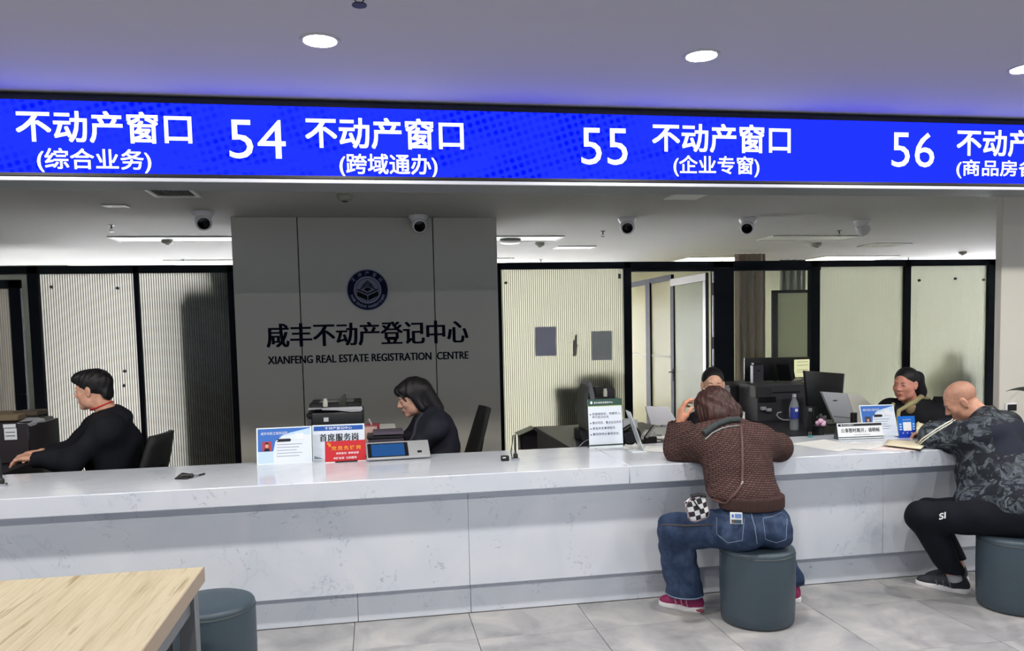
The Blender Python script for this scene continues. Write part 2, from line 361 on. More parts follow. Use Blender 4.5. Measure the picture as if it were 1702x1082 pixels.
# ---------------------------------------------------------------- glass partition behind the staff
PY = 8.2; PZ = atY(830, 437, PY).z
def px2x(u, v=600, Y=PY): return atY(u, v, Y).x
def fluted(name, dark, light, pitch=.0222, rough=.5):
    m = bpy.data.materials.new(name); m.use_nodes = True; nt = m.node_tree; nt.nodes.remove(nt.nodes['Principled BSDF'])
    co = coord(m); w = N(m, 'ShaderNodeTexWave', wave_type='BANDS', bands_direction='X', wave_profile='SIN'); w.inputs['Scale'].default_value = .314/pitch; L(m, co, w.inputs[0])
    c = ramp(m, w.outputs['Fac'], [(.05, dark), (.42, light)])  # dark and bright refraction stripes of the flutes painted into the colour
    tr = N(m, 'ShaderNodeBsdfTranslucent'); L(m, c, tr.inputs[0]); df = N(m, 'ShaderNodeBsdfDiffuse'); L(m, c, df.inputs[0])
    gl = N(m, 'ShaderNodeBsdfGlossy', i_Roughness=.25); gl.inputs[0].default_value = (.6, .6, .6, 1)
    bp = N(m, 'ShaderNodeBump', i_Strength=.6, i_Distance=.003); L(m, w.outputs['Fac'], bp.inputs['Height'])
    for n in (tr, gl): L(m, bp.outputs[0], n.inputs['Normal'])
    a = N(m, 'ShaderNodeMixShader'); a.inputs[0].default_value = .10; L(m, tr.outputs[0], a.inputs[1]); L(m, df.outputs[0], a.inputs[2])
    b = N(m, 'ShaderNodeMixShader'); b.inputs[0].default_value = .05; L(m, a.outputs[0], b.inputs[1]); L(m, gl.outputs[0], b.inputs[2])
    L(m, b.outputs[0], nt.nodes['Material Output'].inputs[0]); return m
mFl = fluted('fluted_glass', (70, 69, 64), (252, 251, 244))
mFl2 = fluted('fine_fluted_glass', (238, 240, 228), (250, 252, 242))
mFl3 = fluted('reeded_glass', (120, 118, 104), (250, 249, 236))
mClear = bpy.data.materials.new('clear_glass'); mClear.use_nodes = True; nt = mClear.node_tree; nt.nodes.remove(nt.nodes['Principled BSDF'])
t_ = N(mClear, 'ShaderNodeBsdfTransparent'); t_.inputs[0].default_value = (.93, .96, .95, 1); g_ = N(mClear, 'ShaderNodeBsdfGlossy', i_Roughness=.02); x_ = N(mClear, 'ShaderNodeMixShader'); fz = N(mClear, 'ShaderNodeFresnel', i_IOR=1.45)
L(mClear, fz.outputs[0], x_.inputs[0]); L(mClear, t_.outputs[0], x_.inputs[1]); L(mClear, g_.outputs[0], x_.inputs[2]); L(mClear, x_.outputs[0], nt.nodes['Material Output'].inputs[0])
wg = st(bpy.data.objects.new('wall_partition', None)); C.objects.link(wg); WM[wg.name] = Matrix()
def post(x0, x1, z1=PZ, y0=PY-.03, y1=PY+.05, m=mFrame): MB().box(x0, x1, y0, y1, 0, z1, bev=.003).build('post', m, wg)
X = px2x
MB().box(-5.6, -1.2, PY-.03, PY+.05, PZ-.075, PZ, bev=.003).build('head_rail', mFrame2, wg)
MB().box(1.13, X(1659, 500), PY-.03, PY+.05, PZ-.07, PZ, bev=.003).build('head_rail', mFrame, wg)
MB().box(X(1045, 450), X(1362, 450), PY-.028, PY+.048, PZ-.105, PZ-.06).build('door_head', mFrame, wg)
def pane(x0, x1, m, y=PY+.01, z1=PZ-.06): MB().box(x0, x1, y, y+.008, .1, z1).build('pane', m, wg)
post(X(50, 455)-.02, X(64, 450)); post(X(222, 450), X(230, 450)); post(X(378, 450), -1.19)
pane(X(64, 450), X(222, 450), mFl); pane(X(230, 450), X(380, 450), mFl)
post(1.12, X(832, 450)); post(X(1036, 450), X(1048, 450)); post(X(1184, 450), X(1218, 450)); post(X(1346, 450), X(1361, 450)); post(X(1502, 450), X(1512, 450)); post(X(1641, 450), X(1652, 450)+.02)
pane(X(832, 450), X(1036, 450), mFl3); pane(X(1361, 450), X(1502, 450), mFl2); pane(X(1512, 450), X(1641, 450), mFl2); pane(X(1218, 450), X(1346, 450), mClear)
for a, b in ((-5.6, X(378, 450)), (X(830, 450), X(1036, 450)), (X(1218, 450), X(1650, 450))): MB().box(a, b, PY-.02, PY+.04, .0, .12).build('sill_rail', mFrame, wg)
# slit of light at the door hinges, imitated by pale metal strips
for a, b in ((452, 470), (491, 560), (580, 608)):
    MB().box(X(1182.5), X(1185), PY-.034, PY-.029, atY(1184, b, PY).z, atY(1184, a, PY).z).build('light_slit', mat('slit_pale_metal', (210, 212, 216), .3, metal=.4), wg)
# door standing open at right angles, seen through the doorway
XD = X(1176, 460)+.03; ZD = PZ-.105
dr = st(bpy.data.objects.new('door_1', None)); C.objects.link(dr); WM[dr.name] = Matrix()
mRail = mat('brushed_rail', (112, 110, 104), .5, metal=.3)
y0d, y1d = PY+.06, None
def Yat(u, v, Xc): d = ray(u, v); return (EYE+d*(Xc/d.x)).y
yf = Yat(1116, 465, XD)
MB().box(XD-.02, XD+.02, PY+.08, yf, ZD-.10, ZD-.01, bev=.003).build('top_rail', mRail, dr)
MB().box(XD-.02, XD+.02, yf-.11, yf, .01, ZD-.1, bev=.003).build('stile', mFrame, dr)
MB().box(XD-.02, XD+.02, PY+.08, PY+.16, .01, ZD-.1, bev=.003).build('stile', mat('stile_grey', (86, 90, 88), .4), dr)
MB().box(XD-.02, XD+.02, PY+.08, yf, .01, .1, bev=.003).build('bottom_rail', mFrame, dr)
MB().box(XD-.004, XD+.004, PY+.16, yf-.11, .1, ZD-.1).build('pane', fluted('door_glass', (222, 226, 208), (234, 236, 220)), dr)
hz_ = atY(1115, 628, PY).z
h = MB(); h.box(XD-.026, XD-.02, yf-.085, yf-.045, hz_-.11, hz_+.04, bev=.002); h.tube([(XD-.02, yf-.065, hz_), (XD-.065, yf-.065, hz_), (XD-.07, yf-.08, hz_), (XD-.07, yf-.19, hz_)], .009, 8); h.build('door_handle', mFrame, dr)
# inner glass wall running away from the doorway
wi = st(bpy.data.objects.new('wall_inner', None)); C.objects.link(wi); WM[wi.name] = Matrix()
XI = XD+.02; ya, yb, yc = yf+.02, Yat(1083, 470, XI), Yat(1076, 470, XI); yd = 13.9
MB().box(XI-.02, XI+.02, ya, yd, ZD-.02, ZD+.05).build('head_rail', mFrame, wi)
MB().box(XI-.03, XI+.03, yb, yc, 0, ZD).build('post', mFrame, wi)
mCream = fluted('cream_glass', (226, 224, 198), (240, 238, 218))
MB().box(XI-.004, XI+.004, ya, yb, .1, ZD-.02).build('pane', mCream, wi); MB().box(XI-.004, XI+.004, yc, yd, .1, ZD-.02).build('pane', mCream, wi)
MB().box(XI-.012, XI-.006, ya, yd, atY(1100, 590, 10).z-.02, atY(1100, 590, 10).z+.01).build('mid_rail', mat('pale_rail', (150, 148, 132), .8), wi)
# ---------------------------------------------------------------- far door at the other end
d2 = st(bpy.data.objects.new('door_2', None)); C.objects.link(d2); WM[d2.name] = Matrix()
DY = 8.9
def dx(u, v=600): return atY(u, v, DY).x
zt2 = atY(10, 465, DY).z
MB().box(dx(17, 475)-.02, dx(33, 475), DY, DY+.05, 0, zt2, bev=.003).build('stile', mFrame, d2)
MB().box(-5.4, dx(33, 475), DY, DY+.05, zt2-.09, zt2, bev=.003).build('top_rail', mFrame2, d2)
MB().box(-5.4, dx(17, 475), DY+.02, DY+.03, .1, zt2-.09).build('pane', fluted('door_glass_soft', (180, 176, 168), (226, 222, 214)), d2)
h = MB(); hz2 = atY(40, 655, DY).z; h.box(dx(28), dx(34), DY-.01, DY, hz2-.04, hz2+.04); h.tube([(dx(30), DY-.01, hz2), (dx(30), DY-.06, hz2), (dx(44), DY-.06, hz2)], .008, 8); h.build('door_handle', mFrame, d2)
st(MB().box(-8, dx(80), 9.6, 9.7, 0, 2.4).build('wall_inner_pale', mat('pale_green_wall', (196, 202, 190), .8)))
# inner frosted screen and window behind the clear pane
w3 = st(bpy.data.objects.new('wall_screen', None)); C.objects.link(w3); WM[w3.name] = Matrix()
IY = 10.0
def ix(u, v=500): return atY(u, v, IY).x
iz = atY(1315, 482, IY).z
MB().box(ix(1285), ix(1352), IY, IY+.05, iz-.04, iz).build('head_rail', mFrame, w3); MB().box(ix(1285), ix(1293), IY, IY+.05, 0, iz).build('post', mFrame, w3)
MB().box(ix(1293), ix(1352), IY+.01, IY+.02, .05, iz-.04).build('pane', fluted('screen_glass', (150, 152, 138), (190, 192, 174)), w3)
# ================================================================= ceiling fittings of the staff area
mVent = mat('vent_white', (228, 230, 226), .5); mVentD = mat('vent_dark', (44, 46, 46), .7)
def vent(label, x0, x1, y0, y1, n=14):
    t = thing('ceiling_vent', label, 'air vent', ((x0+x1)/2, (y0+y1)/2, ZI), group='slatted air vents in the office ceiling')
    z = ZI; b = MB(); w = .025
    b.box(x0, x1, y0, y0+w, z-.012, z, bev=.002).box(x0, x1, y1-w, y1, z-.012, z, bev=.002).box(x0, x0+w, y0+w, y1-w, z-.012, z).box(x1-w, x1, y0+w, y1-w, z-.012, z); b.build('frame', mVent, t)
    MB().box(x0+w, x1-w, y0+w, y1-w, z-.002, z-.0005).build('backing', mVentD, t)
    b = MB()
    for k in range(n):
        x = x0+w+(x1-x0-2*w)*(k+.5)/n
        b.box(-.012, .012, y0+w, y1-w, -.001, .001, M=Matrix.Translation((x, 0, z-.007)) @ Matrix.Rotation(.7, 4, 'Y'))
    b.build('slat_set', mVent, t, kind='stuff'); return t
def zi(u, v): return atZ(u, v, ZI)
vent('slatted air vent in the ceiling in front of the panel wall', zi(240, 314).x, zi(325, 318).x, 5.82, 6.22)
vent('slatted air vent in the ceiling between the second and third cameras from the pillar', zi(1100, 331).x, zi(1150, 331).x+.02, 5.75, 6.17)
vent('small slatted ceiling vent beyond the partition beside the panel wall', 2.28, 2.78, 9.65, 9.95)
vent('small slatted ceiling vent beyond the partition near the bright lamp', 6.5, 7.05, 9.45, 9.85)
mPanOff = mat('panel_off', (222, 224, 222), .4); mPanOn = mat('panel_on', (255, 255, 255), .5, emit=(255, 252, 232), es=PANEL)
def lightpanel(label, x0, x1, y0, y1, on, z=ZI):
    t = thing('ceiling_light_panel', label, 'ceiling light', ((x0+x1)/2, (y0+y1)/2, z), group='rectangular ceiling light panels')
    b = MB(); w = .018
    b.box(x0, x1, y0, y0+w, z-.014, z).box(x0, x1, y1-w, y1, z-.014, z).box(x0, x0+w, y0+w, y1-w, z-.014, z).box(x1-w, x1, y0+w, y1-w, z-.014, z); b.build('frame', mVent, t)
    MB().box(x0+w, x1-w, y0+w, y1-w, z-.008, z-.001).build('diffuser', mPanOn if on else mPanOff, t)
off = ['unlit flat light panel in the ceiling beside the panel wall, above the seated man', 'unlit flat light panel in the ceiling right behind the panel wall edge', 'unlit flat light panel in the ceiling above the clear glass window']
for l, a, b in zip(off, (-2.64, .95, 4.62), (-1.41, 2.12, 5.78)): lightpanel(l, a, b, 8.62, 9.05, False)
on = ['lit ceiling panel just above the partition head near the seated man', 'lit ceiling panel just above the partition, touching the panel wall edge', 'dim lit ceiling panel above the open glass door', 'brightest long ceiling lamp just above the partition near the pillar']
for l, a, b in zip(on, (-2.75, .6, 4.65, 8.05-1.2), (-1.5, 2.0, 5.9, 8.15)): lightpanel(l, a, b, 11.2, 12.0, True)
# a closer lit panel so that the brightest lamp shows
# round cameras
mCam = mat('camera_white', (226, 226, 230), .35); mLens = mat('camera_lens', (8, 9, 14), .12)
def dome(label, x, y, rz, tilt=25, z=ZI):
    S_ = 1.35
    t = thing('security_camera', label, 'camera', (x, y, z), rz, 'security cameras on the office ceiling')
    b = MB(); b.lathe([(.062, 0), (.064, -.012), (.055, -.03), (.04, -.045)], n=28); b.build('base', mCam, t, world=False)
    M_ = Matrix.Translation((0, -.012, -.062)) @ Matrix.Rotation(math.radians(90+tilt), 4, 'X')
    MB().lathe([(0, -.05), (.03, -.048), (.045, -.03), (.05, -.005), (.05, .025), (.044, .034), (.037, .036)], n=28, M=M_.to_3x3().to_4x4(), c=M_.translation).build('eyeball', mCam, t, world=False)
    MB().lathe([(.037, .034), (.034, .027), (0, .03)], n=28, M=M_.to_3x3().to_4x4(), c=M_.translation).build('lens', mLens, t, world=False)
    t.scale = (S_,)*3
    return t
CY_ = 7.05
for u, v, l, rz, Y in ((337, 352, 'white dome camera on the ceiling nearest to the seated man', .25, 6.9), (694, 362, 'white dome camera above the panel wall', .1, 7.1), (1042, 362, 'white dome camera above the fluted glass with two papers', -.25, 7.25),
                    (1243, 363, 'white dome camera above the window with the curtain', -.6, 7.27), (1433, 366, 'white dome camera turned away, nearest to the pillar', 2.2, 7.3)):
    p = atZ(u, v, ZI); dome(l, p.x, min(p.y, 7.15) if u == 694 else p.y, rz)
mDet = mat('detector_grey', (150, 150, 140), .5)
def detector(label, u, v):
    p = zi(u, v); t = thing('smoke_detector', label, 'smoke detector', tuple(p), group='round smoke detectors on the office ceiling')
    MB().lathe([(.055, 0), (.055, -.012), (.06, -.014), (.055, -.035), (.035, -.05), (0, -.052)], p, 24).build('housing', mDet, t)
    MB().lathe([(.02, -.051), (.022, -.056), (0, -.058)], p, 16).build('sensor', mVentD, t)
detector('round smoke detector on the ceiling above the seated man', 278, 398); detector('round smoke detector beside the emergency lamp', 897, 403)
detector('round smoke detector above the window with the curtain', 1358, 404); detector('round smoke detector nearest to the pillar', 1600, 418); detector('small round detector low under the ceiling of the panel wall', 573, 323)
p = zi(848, 397); t = thing('emergency_lamp', 'flat round white lamp on the ceiling at the panel wall edge', 'lamp', tuple(p))
MB().lathe([(.12, 0), (.125, -.02), (.11, -.03)], p, 32).build('housing', mDet, t); MB().lathe([(.118, -.03), (.115, -.045), (.09, -.055), (0, -.057)], p, 32).build('diffuser', mPanOff, t)
mSpk = mat('sprinkler_brass', (60, 60, 62), .4, metal=.5)
def sprinkler(label, p, s=1):
    t = thing('fire_sprinkler', label, 'sprinkler', tuple(p), group='pendant fire sprinklers')
    MB().lathe([(.028*s, 0), (.028*s, -.004*s), (.012*s, -.008*s)], p, 20).build('escutcheon', mSpk, t)
    b = MB(); b.cyl(p, p+Vector((0, 0, -.035*s)), .007*s, n=10)
    for k in (-1, 1): b.tube([p+Vector((k*.005*s, 0, -.03*s)), p+Vector((k*.014*s, 0, -.045*s)), p+Vector((k*.003*s, 0, -.06*s))], .002*s, 6)
    b.build('body', mSpk, t); MB().lathe([(0, -.060*s), (.02*s, -.060*s), (.02*s, -.063*s), (0, -.063*s)], p, 16).build('deflector', mSpk, t)
pz = atZ(597, 0, ZC-.06); sprinkler('fire sprinkler in the front ceiling at the upper frame edge', Vector((pz.x, pz.y, ZC)), 1.25)
for u, v, l in ((185, 374, 'small sprinkler in the ceiling above the far door'), (304, 431, 'small sprinkler just above the fluted glass next to the panel wall'), (899, 431, 'small sprinkler above the fluted glass with papers'),
                (1002, 384, 'small sprinkler in the ceiling before the doorway'), (1200, 430, 'small sprinkler above the broad black door post'), (1395, 383, 'small sprinkler next to the camera turned away'), (1510, 428, 'small sprinkler at the brightest lamp')):
    sprinkler(l, zi(u, v))
p = zi(192, 341); t = thing('exit_speaker_plate', 'thin flat plate on the office ceiling above the seated man', 'ceiling plate', tuple(p)); MB().box(p.x-.09, p.x+.09, p.y-.06, p.y+.06, ZI-.01, ZI, bev=.002).build('plate', mDet, t)
# ================================================================= furniture of the hall
def pouf_mat():
    m = mat('pouf_leather', (60, 74, 84), .42, spec=.45, bump=(60, .12)); return m
mPouf = pouf_mat(); mSeam = mat('pouf_seam', (50, 60, 62), .5)
def pouf(x, y, label):
    t = thing('round_pouf', label, 'stool', (x, y, 0), group='round leather poufs of the hall'); R_, H_ = .193, .40
    MB().lathe([(0, .004), (.178, .004), (.186, .012), (.190, .06), (R_, .20), (R_, H_-.035), (R_-.001, H_-.03)], n=56).build('body', mPouf, t, world=False, angle=60)
    MB().lathe([(R_-.002, H_-.032), (R_+.0015, H_-.03), (R_-.002, H_-.026)], n=56).build('seam', mSeam, t, world=False)
    MB().lathe([(R_-.002, H_-.028), (R_-.002, H_-.016), (R_-.008, H_-.006), (R_-.02, H_-.001), (.1, H_+.004), (0, H_+.005)], n=56).build('cushion', mPouf, t, world=False, angle=60)
    return t
PF1 = (1.944, 3.80)
pouf(*PF1, 'dark teal leather pouf under the woman in the brown sweater')
xl = atY(1647, 940, 3.62).x; PF2 = (xl+.193, 3.66)
pouf(*PF2, 'dark teal leather pouf under the man in the camouflage jacket')
pz = atZ(419, 1000, .39); PF3 = (pz.x-.185, pz.y+.03)
pouf(*PF3, 'empty dark grey leather pouf beside the wooden table corner')
def oak():
    m = mat('light_oak', (224, 208, 176), .42); b = BS(m); co = coord(m, (26, 1.1, 1))
    n = N(m, 'ShaderNodeTexNoise', i_Scale=2.2, i_Detail=8.0, i_Roughness=.65, i_Distortion=.4); L(m, co, n.inputs[0])
    c2 = coord(m, (7, .5, 1)); n2 = N(m, 'ShaderNodeTexNoise', i_Scale=2.0, i_Detail=3.0); L(m, c2, n2.inputs[0])
    a = N(m, 'ShaderNodeMix', data_type='FLOAT'); a.inputs[0].default_value = .35; L(m, n.outputs[0], a.inputs[2]); L(m, n2.outputs[0], a.inputs[3])
    c = ramp(m, a.outputs[0], [(.36, (146, 130, 100)), (.44, (176, 164, 134)), (.56, (190, 180, 152)), (.64, (154, 138, 108))]); L(m, c, b.inputs['Base Color']); return m
tb = thing('wooden_table', 'light oak topped table with a slanting grain in the near corner', 'table', (-1.45, 2.1, 0))
ZT = .75; TXR = -.617; TYB = 2.862
MB().box(-2.6, TXR-.003, .9, TYB-.003, ZT-.052, ZT, bev=.0015).build('tabletop', oak(), tb)
mEdge = mat('table_edge', (158, 142, 122), .5, bump=(30, .1, (1, 1, 20)))
MB().box(TXR-.003, TXR, .9, TYB, ZT-.052, ZT-.0008).build('edge_band', mEdge, tb); MB().box(-2.6, TXR-.003, TYB-.003, TYB, ZT-.052, ZT-.0008).build('edge_band', mEdge, tb)
mTl = mat('table_leg_grey', (112, 116, 120), .4, metal=.2)
for x in (TXR-.075, -2.55): 
    for y in (.98, TYB-.075): MB().box(x, x+.055, y, y+.055, .0, ZT-.052, bev=.003).build('leg', mTl, tb)
MB().box(-2.5, TXR-.08, TYB-.062, TYB-.035, ZT-.14, ZT-.052).build('apron', mTl, tb)
MB().box(TXR-.06, TXR-.035, 1.03, TYB-.08, ZT-.14, ZT-.052).build('apron', mTl, tb)
bx = thing('computer_tower', 'black computer case hung beneath the oak table', 'computer', (TXR-.17, 2.45, ZT-.55))
MB().box(TXR-.19, TXR-.085, 2.22, 2.74, ZT-.56, ZT-.16, bev=.008).build('case', mat('pc_black', (26, 30, 34), .5), bx)
b = MB()
for k in range(9): b.box(TXR-.0855, TXR-.083, 2.30+k*.045, 2.325+k*.045, ZT-.5, ZT-.2)
b.build('vent_ribs', mat('pc_rib', (14, 16, 18), .4), bx, kind='stuff')
b = MB()
for x in (-.04, .04): b.box(TXR-.14+x-.008, TXR-.14+x+.008, 2.26, 2.70, ZT-.16, ZT-.052)
b.build('hanger', mTl, bx)
# ================================================================= things on the counter
ZK = .80
mAcr = mat('acrylic_edge', (236, 246, 250), .15, spec=.6, emit=None); mWht = mat('plain_white', (232, 236, 240), .4)
mInkK = mat('ink_black', (18, 20, 30), .6); mPap = mat('paper_white', (232, 232, 230), .8); mBlkP = mat('black_plastic', (18, 18, 20), .4); mChr = mat('chrome', (200, 200, 204), .15, metal=.9)
def upright(px, lean=.03, z=ZK):
    """sheet standing on the counter from its picture corners (lower left, lower right, upper left)"""
    a = atZ(*px[0], z); b = atZ(*px[1], z); mid = (a.y+b.y)/2
    c = atY(*px[2], a.y+lean); up = c-a; up.x = up.x*.4
    return Sheet(a, b, a+up)
def slab(sh, m, parent, t=.004, name='panel', n=0):
    q = [sh.p(0, 0, n), sh.p(1, 0, n), sh.p(1, 1, n), sh.p(0, 1, n)]
    return MB().poly(q, sh.n*-t).build(name, m, parent, angle=0)
def easel(sh, parent, m, w=.5):
    """small folded foot behind a standing sheet"""
    a, b = sh.p(.5-w/2, 0, -.004), sh.p(.5+w/2, 0, -.004); back = Vector((0, .07, 0)); z = Vector((0, 0, .003))
    MB().poly([a, b, b+back, a+back], z).build('foot', m, parent, angle=0)
mSky = mat('print_sky', (196, 222, 244), .35); mBlu = mat('print_blue', (60, 112, 196), .35); mBlu2 = mat('print_deep_blue', (30, 88, 176), .35); mPale = mat('print_pale', (226, 234, 246), .35)
mLetW = mat('letter_white', (240, 244, 250), .5); mRed = mat('print_red', (196, 32, 44), .4); mGold = mat('print_gold', (240, 176, 40), .4); mGry = mat('print_grey', (140, 150, 170), .5)
mSkinP = mat('portrait_skin', (206, 160, 140), .6); mHairP = mat('portrait_hair', (24, 20, 22), .6); mGrn = mat('print_green', (40, 78, 66), .4)
def staffcard(label, px, pmat):
    sh = upright(px, .035); t = thing('staff_sign', label, 'sign', tuple(sh.p(.5, 0)))
    slab(sh, mAcr, t, .005); easel(sh, t, mAcr)
    sh.flat(.025, .975, .03, .97, mPale, t, 'card', n=.0003)
    sh.shape([(.025, .35), (.3, .35), (.34, .62), (.5, .80), (.975, .93), (.975, .97), (.025, .97)], mBlu, t, 'sky_band', n=.0010)
    sh.shape([(.40, .74), (.6, .84), (.975, .95), (.975, .78), (.7, .80), (.5, .76)], mSky, t, 'cloud_band', n=.0014)
    sh.flat(.025, .30, .03, .35, mSky, t, 'lower_band', n=.0008)
    sh.text('咸丰市民之窗欢迎您', .08, .56, .80, .88, mLetW, t, n=.003)
    sh.flat(.10, .27, .36, .62, pmat, t, 'portrait', n=.0018)
    sh.shape([(.13, .36), (.15, .44), (.22, .44), (.24, .36)], mBlkP, t, 'portrait_shirt', n=.0026)
    sh.shape([(.155+.03*(1+math.cos(a)), .50+.06*math.sin(a)) for a in [k*math.pi/6 for k in range(12)]], mSkinP, t, 'portrait_face', n=.0030)
    sh.shape([(.15, .52), (.155, .58), (.185, .605), (.215, .58), (.22, .52), (.205, .55), (.165, .55)], mHairP, t, 'portrait_hair', n=.0036)
    sh.shape([(.36, .60), (.60, .60), (.63, .64), (.60, .68), (.36, .68), (.39, .64)], mInkK, t, 'ribbon', n=.0018)
    sh.flat(.70, .85, .64, .82, mWht, t, 'blank_square', n=.0018)
    for k, z in enumerate((.52, .44, .36, .28, .20)): sh.flat(.36, .82-.05*(k % 3), z, z+.012, mGry, t, 'text_line', n=.0018)
    return t
staffcard('pale blue acrylic staff card stand, first of the signs along the counter', ((427, 773), (519, 768), (426, 712)), mat('portrait_red', (176, 60, 70), .6))
# chief service post sign with a red card in front
sh = upright(((520, 765), (607, 761), (519, 707)), .03)
t = thing('service_post_sign', 'white acrylic sign with blue header and bold black writing on the counter', 'sign', tuple(sh.p(.5, 0)))
slab(sh, mAcr, t, .006); easel(sh, t, mAcr); sh.flat(.02, .98, .03, .98, mPale, t, 'card', n=.0003); sh.flat(.03, .97, .83, .96, mBlu2, t, 'header', n=.001)
sh.text('不动产登记中心', .24, .76, .855, .935, mLetW, t, n=.003, off=.01); sh.text('首席服务岗', .14, .88, .52, .74, mInkK, t, n=.003, serif=.07, spacing=1.12)
sh.shape([(.03, .03), (.2, .03), (.03, .12)], mGry, t, 'corner_print', n=.0012)
sh = upright(((541, 768), (608, 764), (541, 733)), .02)
sh.o.y -= .03
t = thing('red_card_sign', 'small red card stand with gold writing before the white sign', 'sign', tuple(sh.p(.5, 0)))
slab(sh, mAcr, t, .004); MB().box(sh.p(.25, 0).x, sh.p(.8, 0).x, sh.o.y-.012, sh.o.y+.03, ZK, ZK+.006).build('foot', mBlkP, t); sh.flat(.0, 1, .03, 1, mRed, t, 'card', n=.0003)
sh.text('党员先锋岗', .16, .88, .56, .76, mGold, t, n=.002, off=.008, spacing=1.35); sh.text('亮明身份  接受监督', .27, .83, .36, .46, mLetW, t, n=.002, off=.01); sh.text('冲锋在前  为民服务', .2, .78, .13, .24, mLetW, t, n=.002, off=.01)
# hammer and sickle, gold
sc = [(.10+.045*math.cos(a), .84+.085*math.sin(a)) for a in [math.radians(d) for d in range(110, -121, -21)]]; si = [(.10+.030*math.cos(a), .845+.065*math.sin(a)) for a in [math.radians(d) for d in range(-121, 111, 21)]]
sh.shape(sc+si, mGold, t, 'emblem', n=.0015); sh.shape([(.06, .90), (.075, .93), (.145, .76), (.13, .74)], mGold, t, 'emblem', n=.0018); sh.shape([(.05, .88), (.075, .95), (.09, .93), (.065, .86)], mGold, t, 'emblem', n=.0020)
# signature pad
a, b_ = atZ(610, 768, ZK), atZ(716, 762, ZK); d = (b_-a); W_ = d.length; d.normalize(); nrm = Vector((-d.y, d.x, 0))
t = thing('signature_pad', 'flat black and silver signature tablet tilted on the counter', 'tablet', tuple(a))
F_ = Matrix((( d.x, nrm.x, 0, a.x), (d.y, nrm.y, 0, a.y), (0, 0, 1, ZK), (0, 0, 0, 1)))
T_ = F_ @ Matrix.Translation((0, 0, .012)) @ Matrix.Rotation(math.radians(32), 4, 'X')
MB().box(0, W_, 0, .155, -.010, .006, bev=.006, M=T_, seg=3).build('body', mat('pad_silver', (176, 178, 182), .35, metal=.2), t)
MB().box(.004, W_-.004, .005, .15, -.014, -.009, bev=.002, M=T_).build('underside', mBlkP, t)
MB().box(.008, W_*.66, .010, .138, .0055, .0075, bev=.001, M=T_).build('bezel', mBlkP, t)
MB().box(.03, W_*.60, .018, .128, .0075, .0082, M=T_).build('screen', mat('pad_screen', (24, 60, 104), .15, emit=(24, 64, 116), es=.6), t)
MB().box(W_*.80, W_*.87, .035, .055, .0058, .0075, bev=.001, M=T_).build('finger_reader', mBlkP, t)
b = MB(); b.box(W_*.1, W_*.16, .06, .12, -.055, -.010, M=T_).box(W_*.84, W_*.9, .06, .12, -.055, -.010, M=T_); b.build('foot', mBlkP, t)
for v in t.children: pass
# pens on sockets
def penstand(label, u, v, box):
    p = atZ(u, v, ZK); t = thing('pen_stand', label, 'pen holder', tuple(p), group='chained pen stands on the counter')
    MB().box(p.x-.024, p.x+.024, p.y-.018, p.y+.018, ZK, ZK+.014, bev=.004, seg=2).build('base', mChr, t); MB().lathe([(.0, 0), (.014, 0), (.014, .02), (.009, .028), (0, .028)], (p.x, p.y, ZK+.014), 20).build('socket', mBlkP, t)
    MB().tube([p+Vector((0, 0, .03)), p+Vector((.001, 0, .13))], [.0055, .0055], 10).tube([p+Vector((.001, 0, .13)), p+Vector((.001, 0, .152))], [.0055, .0035], 10).build('pen', mBlkP, t)
    MB().tube([p+Vector((-.02, 0, .012)), p+Vector((-.026, 0, .05)), p+Vector((-.018, 0, .10)), p+Vector((-.012, 0, .148))], .003, 8).build('cord', mBlkP, t)
    if box:
        MB().box(p.x-.085, p.x-.04, p.y-.016, p.y+.016, ZK, ZK+.03, bev=.003).build('ink_box', mBlkP, t); MB().box(p.x-.078, p.x-.06, p.y-.0165, p.y-.0155, ZK+.018, ZK+.024).build('ink_label', mWht, t)
    return t
penstand('upright pen in a chrome socket with a small black ink box on the mid counter', 857, 765, True)
penstand('upright pen in a chrome socket at the counter edge by the seated man', 3, 808, False)
# lying pen with its fallen holder
p = atZ(318, 795, ZK); t = thing('lying_pen', 'black pen lying with its toppled black holder on the bare counter', 'pen', tuple(p))
e = atZ(340, 789, ZK); s_ = atZ(290, 797, ZK)
MB().tube([p+Vector((0, 0, .012)), p.lerp(e, .6)+Vector((0, 0, .006))], [.004, .004], 10).build('barrel', mat('pen_clear', (120, 122, 128), .2), t)
MB().tube([p.lerp(e, .55)+Vector((0, 0, .006)), e+Vector((0, 0, .005))], [.0052, .0048], 10).build('cap', mBlkP, t)
b = MB(); b.tube([s_+Vector((0, 0, .004)), s_.lerp(p, .5)+Vector((0, 0, .015)), p+Vector((-.01, 0, .014))], [.002, .020, .013], 12); b.ell(p+Vector((0, 0, .014)), (.016, .012, .013)); b.box(p.x-.045, p.x-.01, p.y-.03, p.y-.005, ZK, ZK+.01, bev=.004); b.build('holder', mBlkP, t)
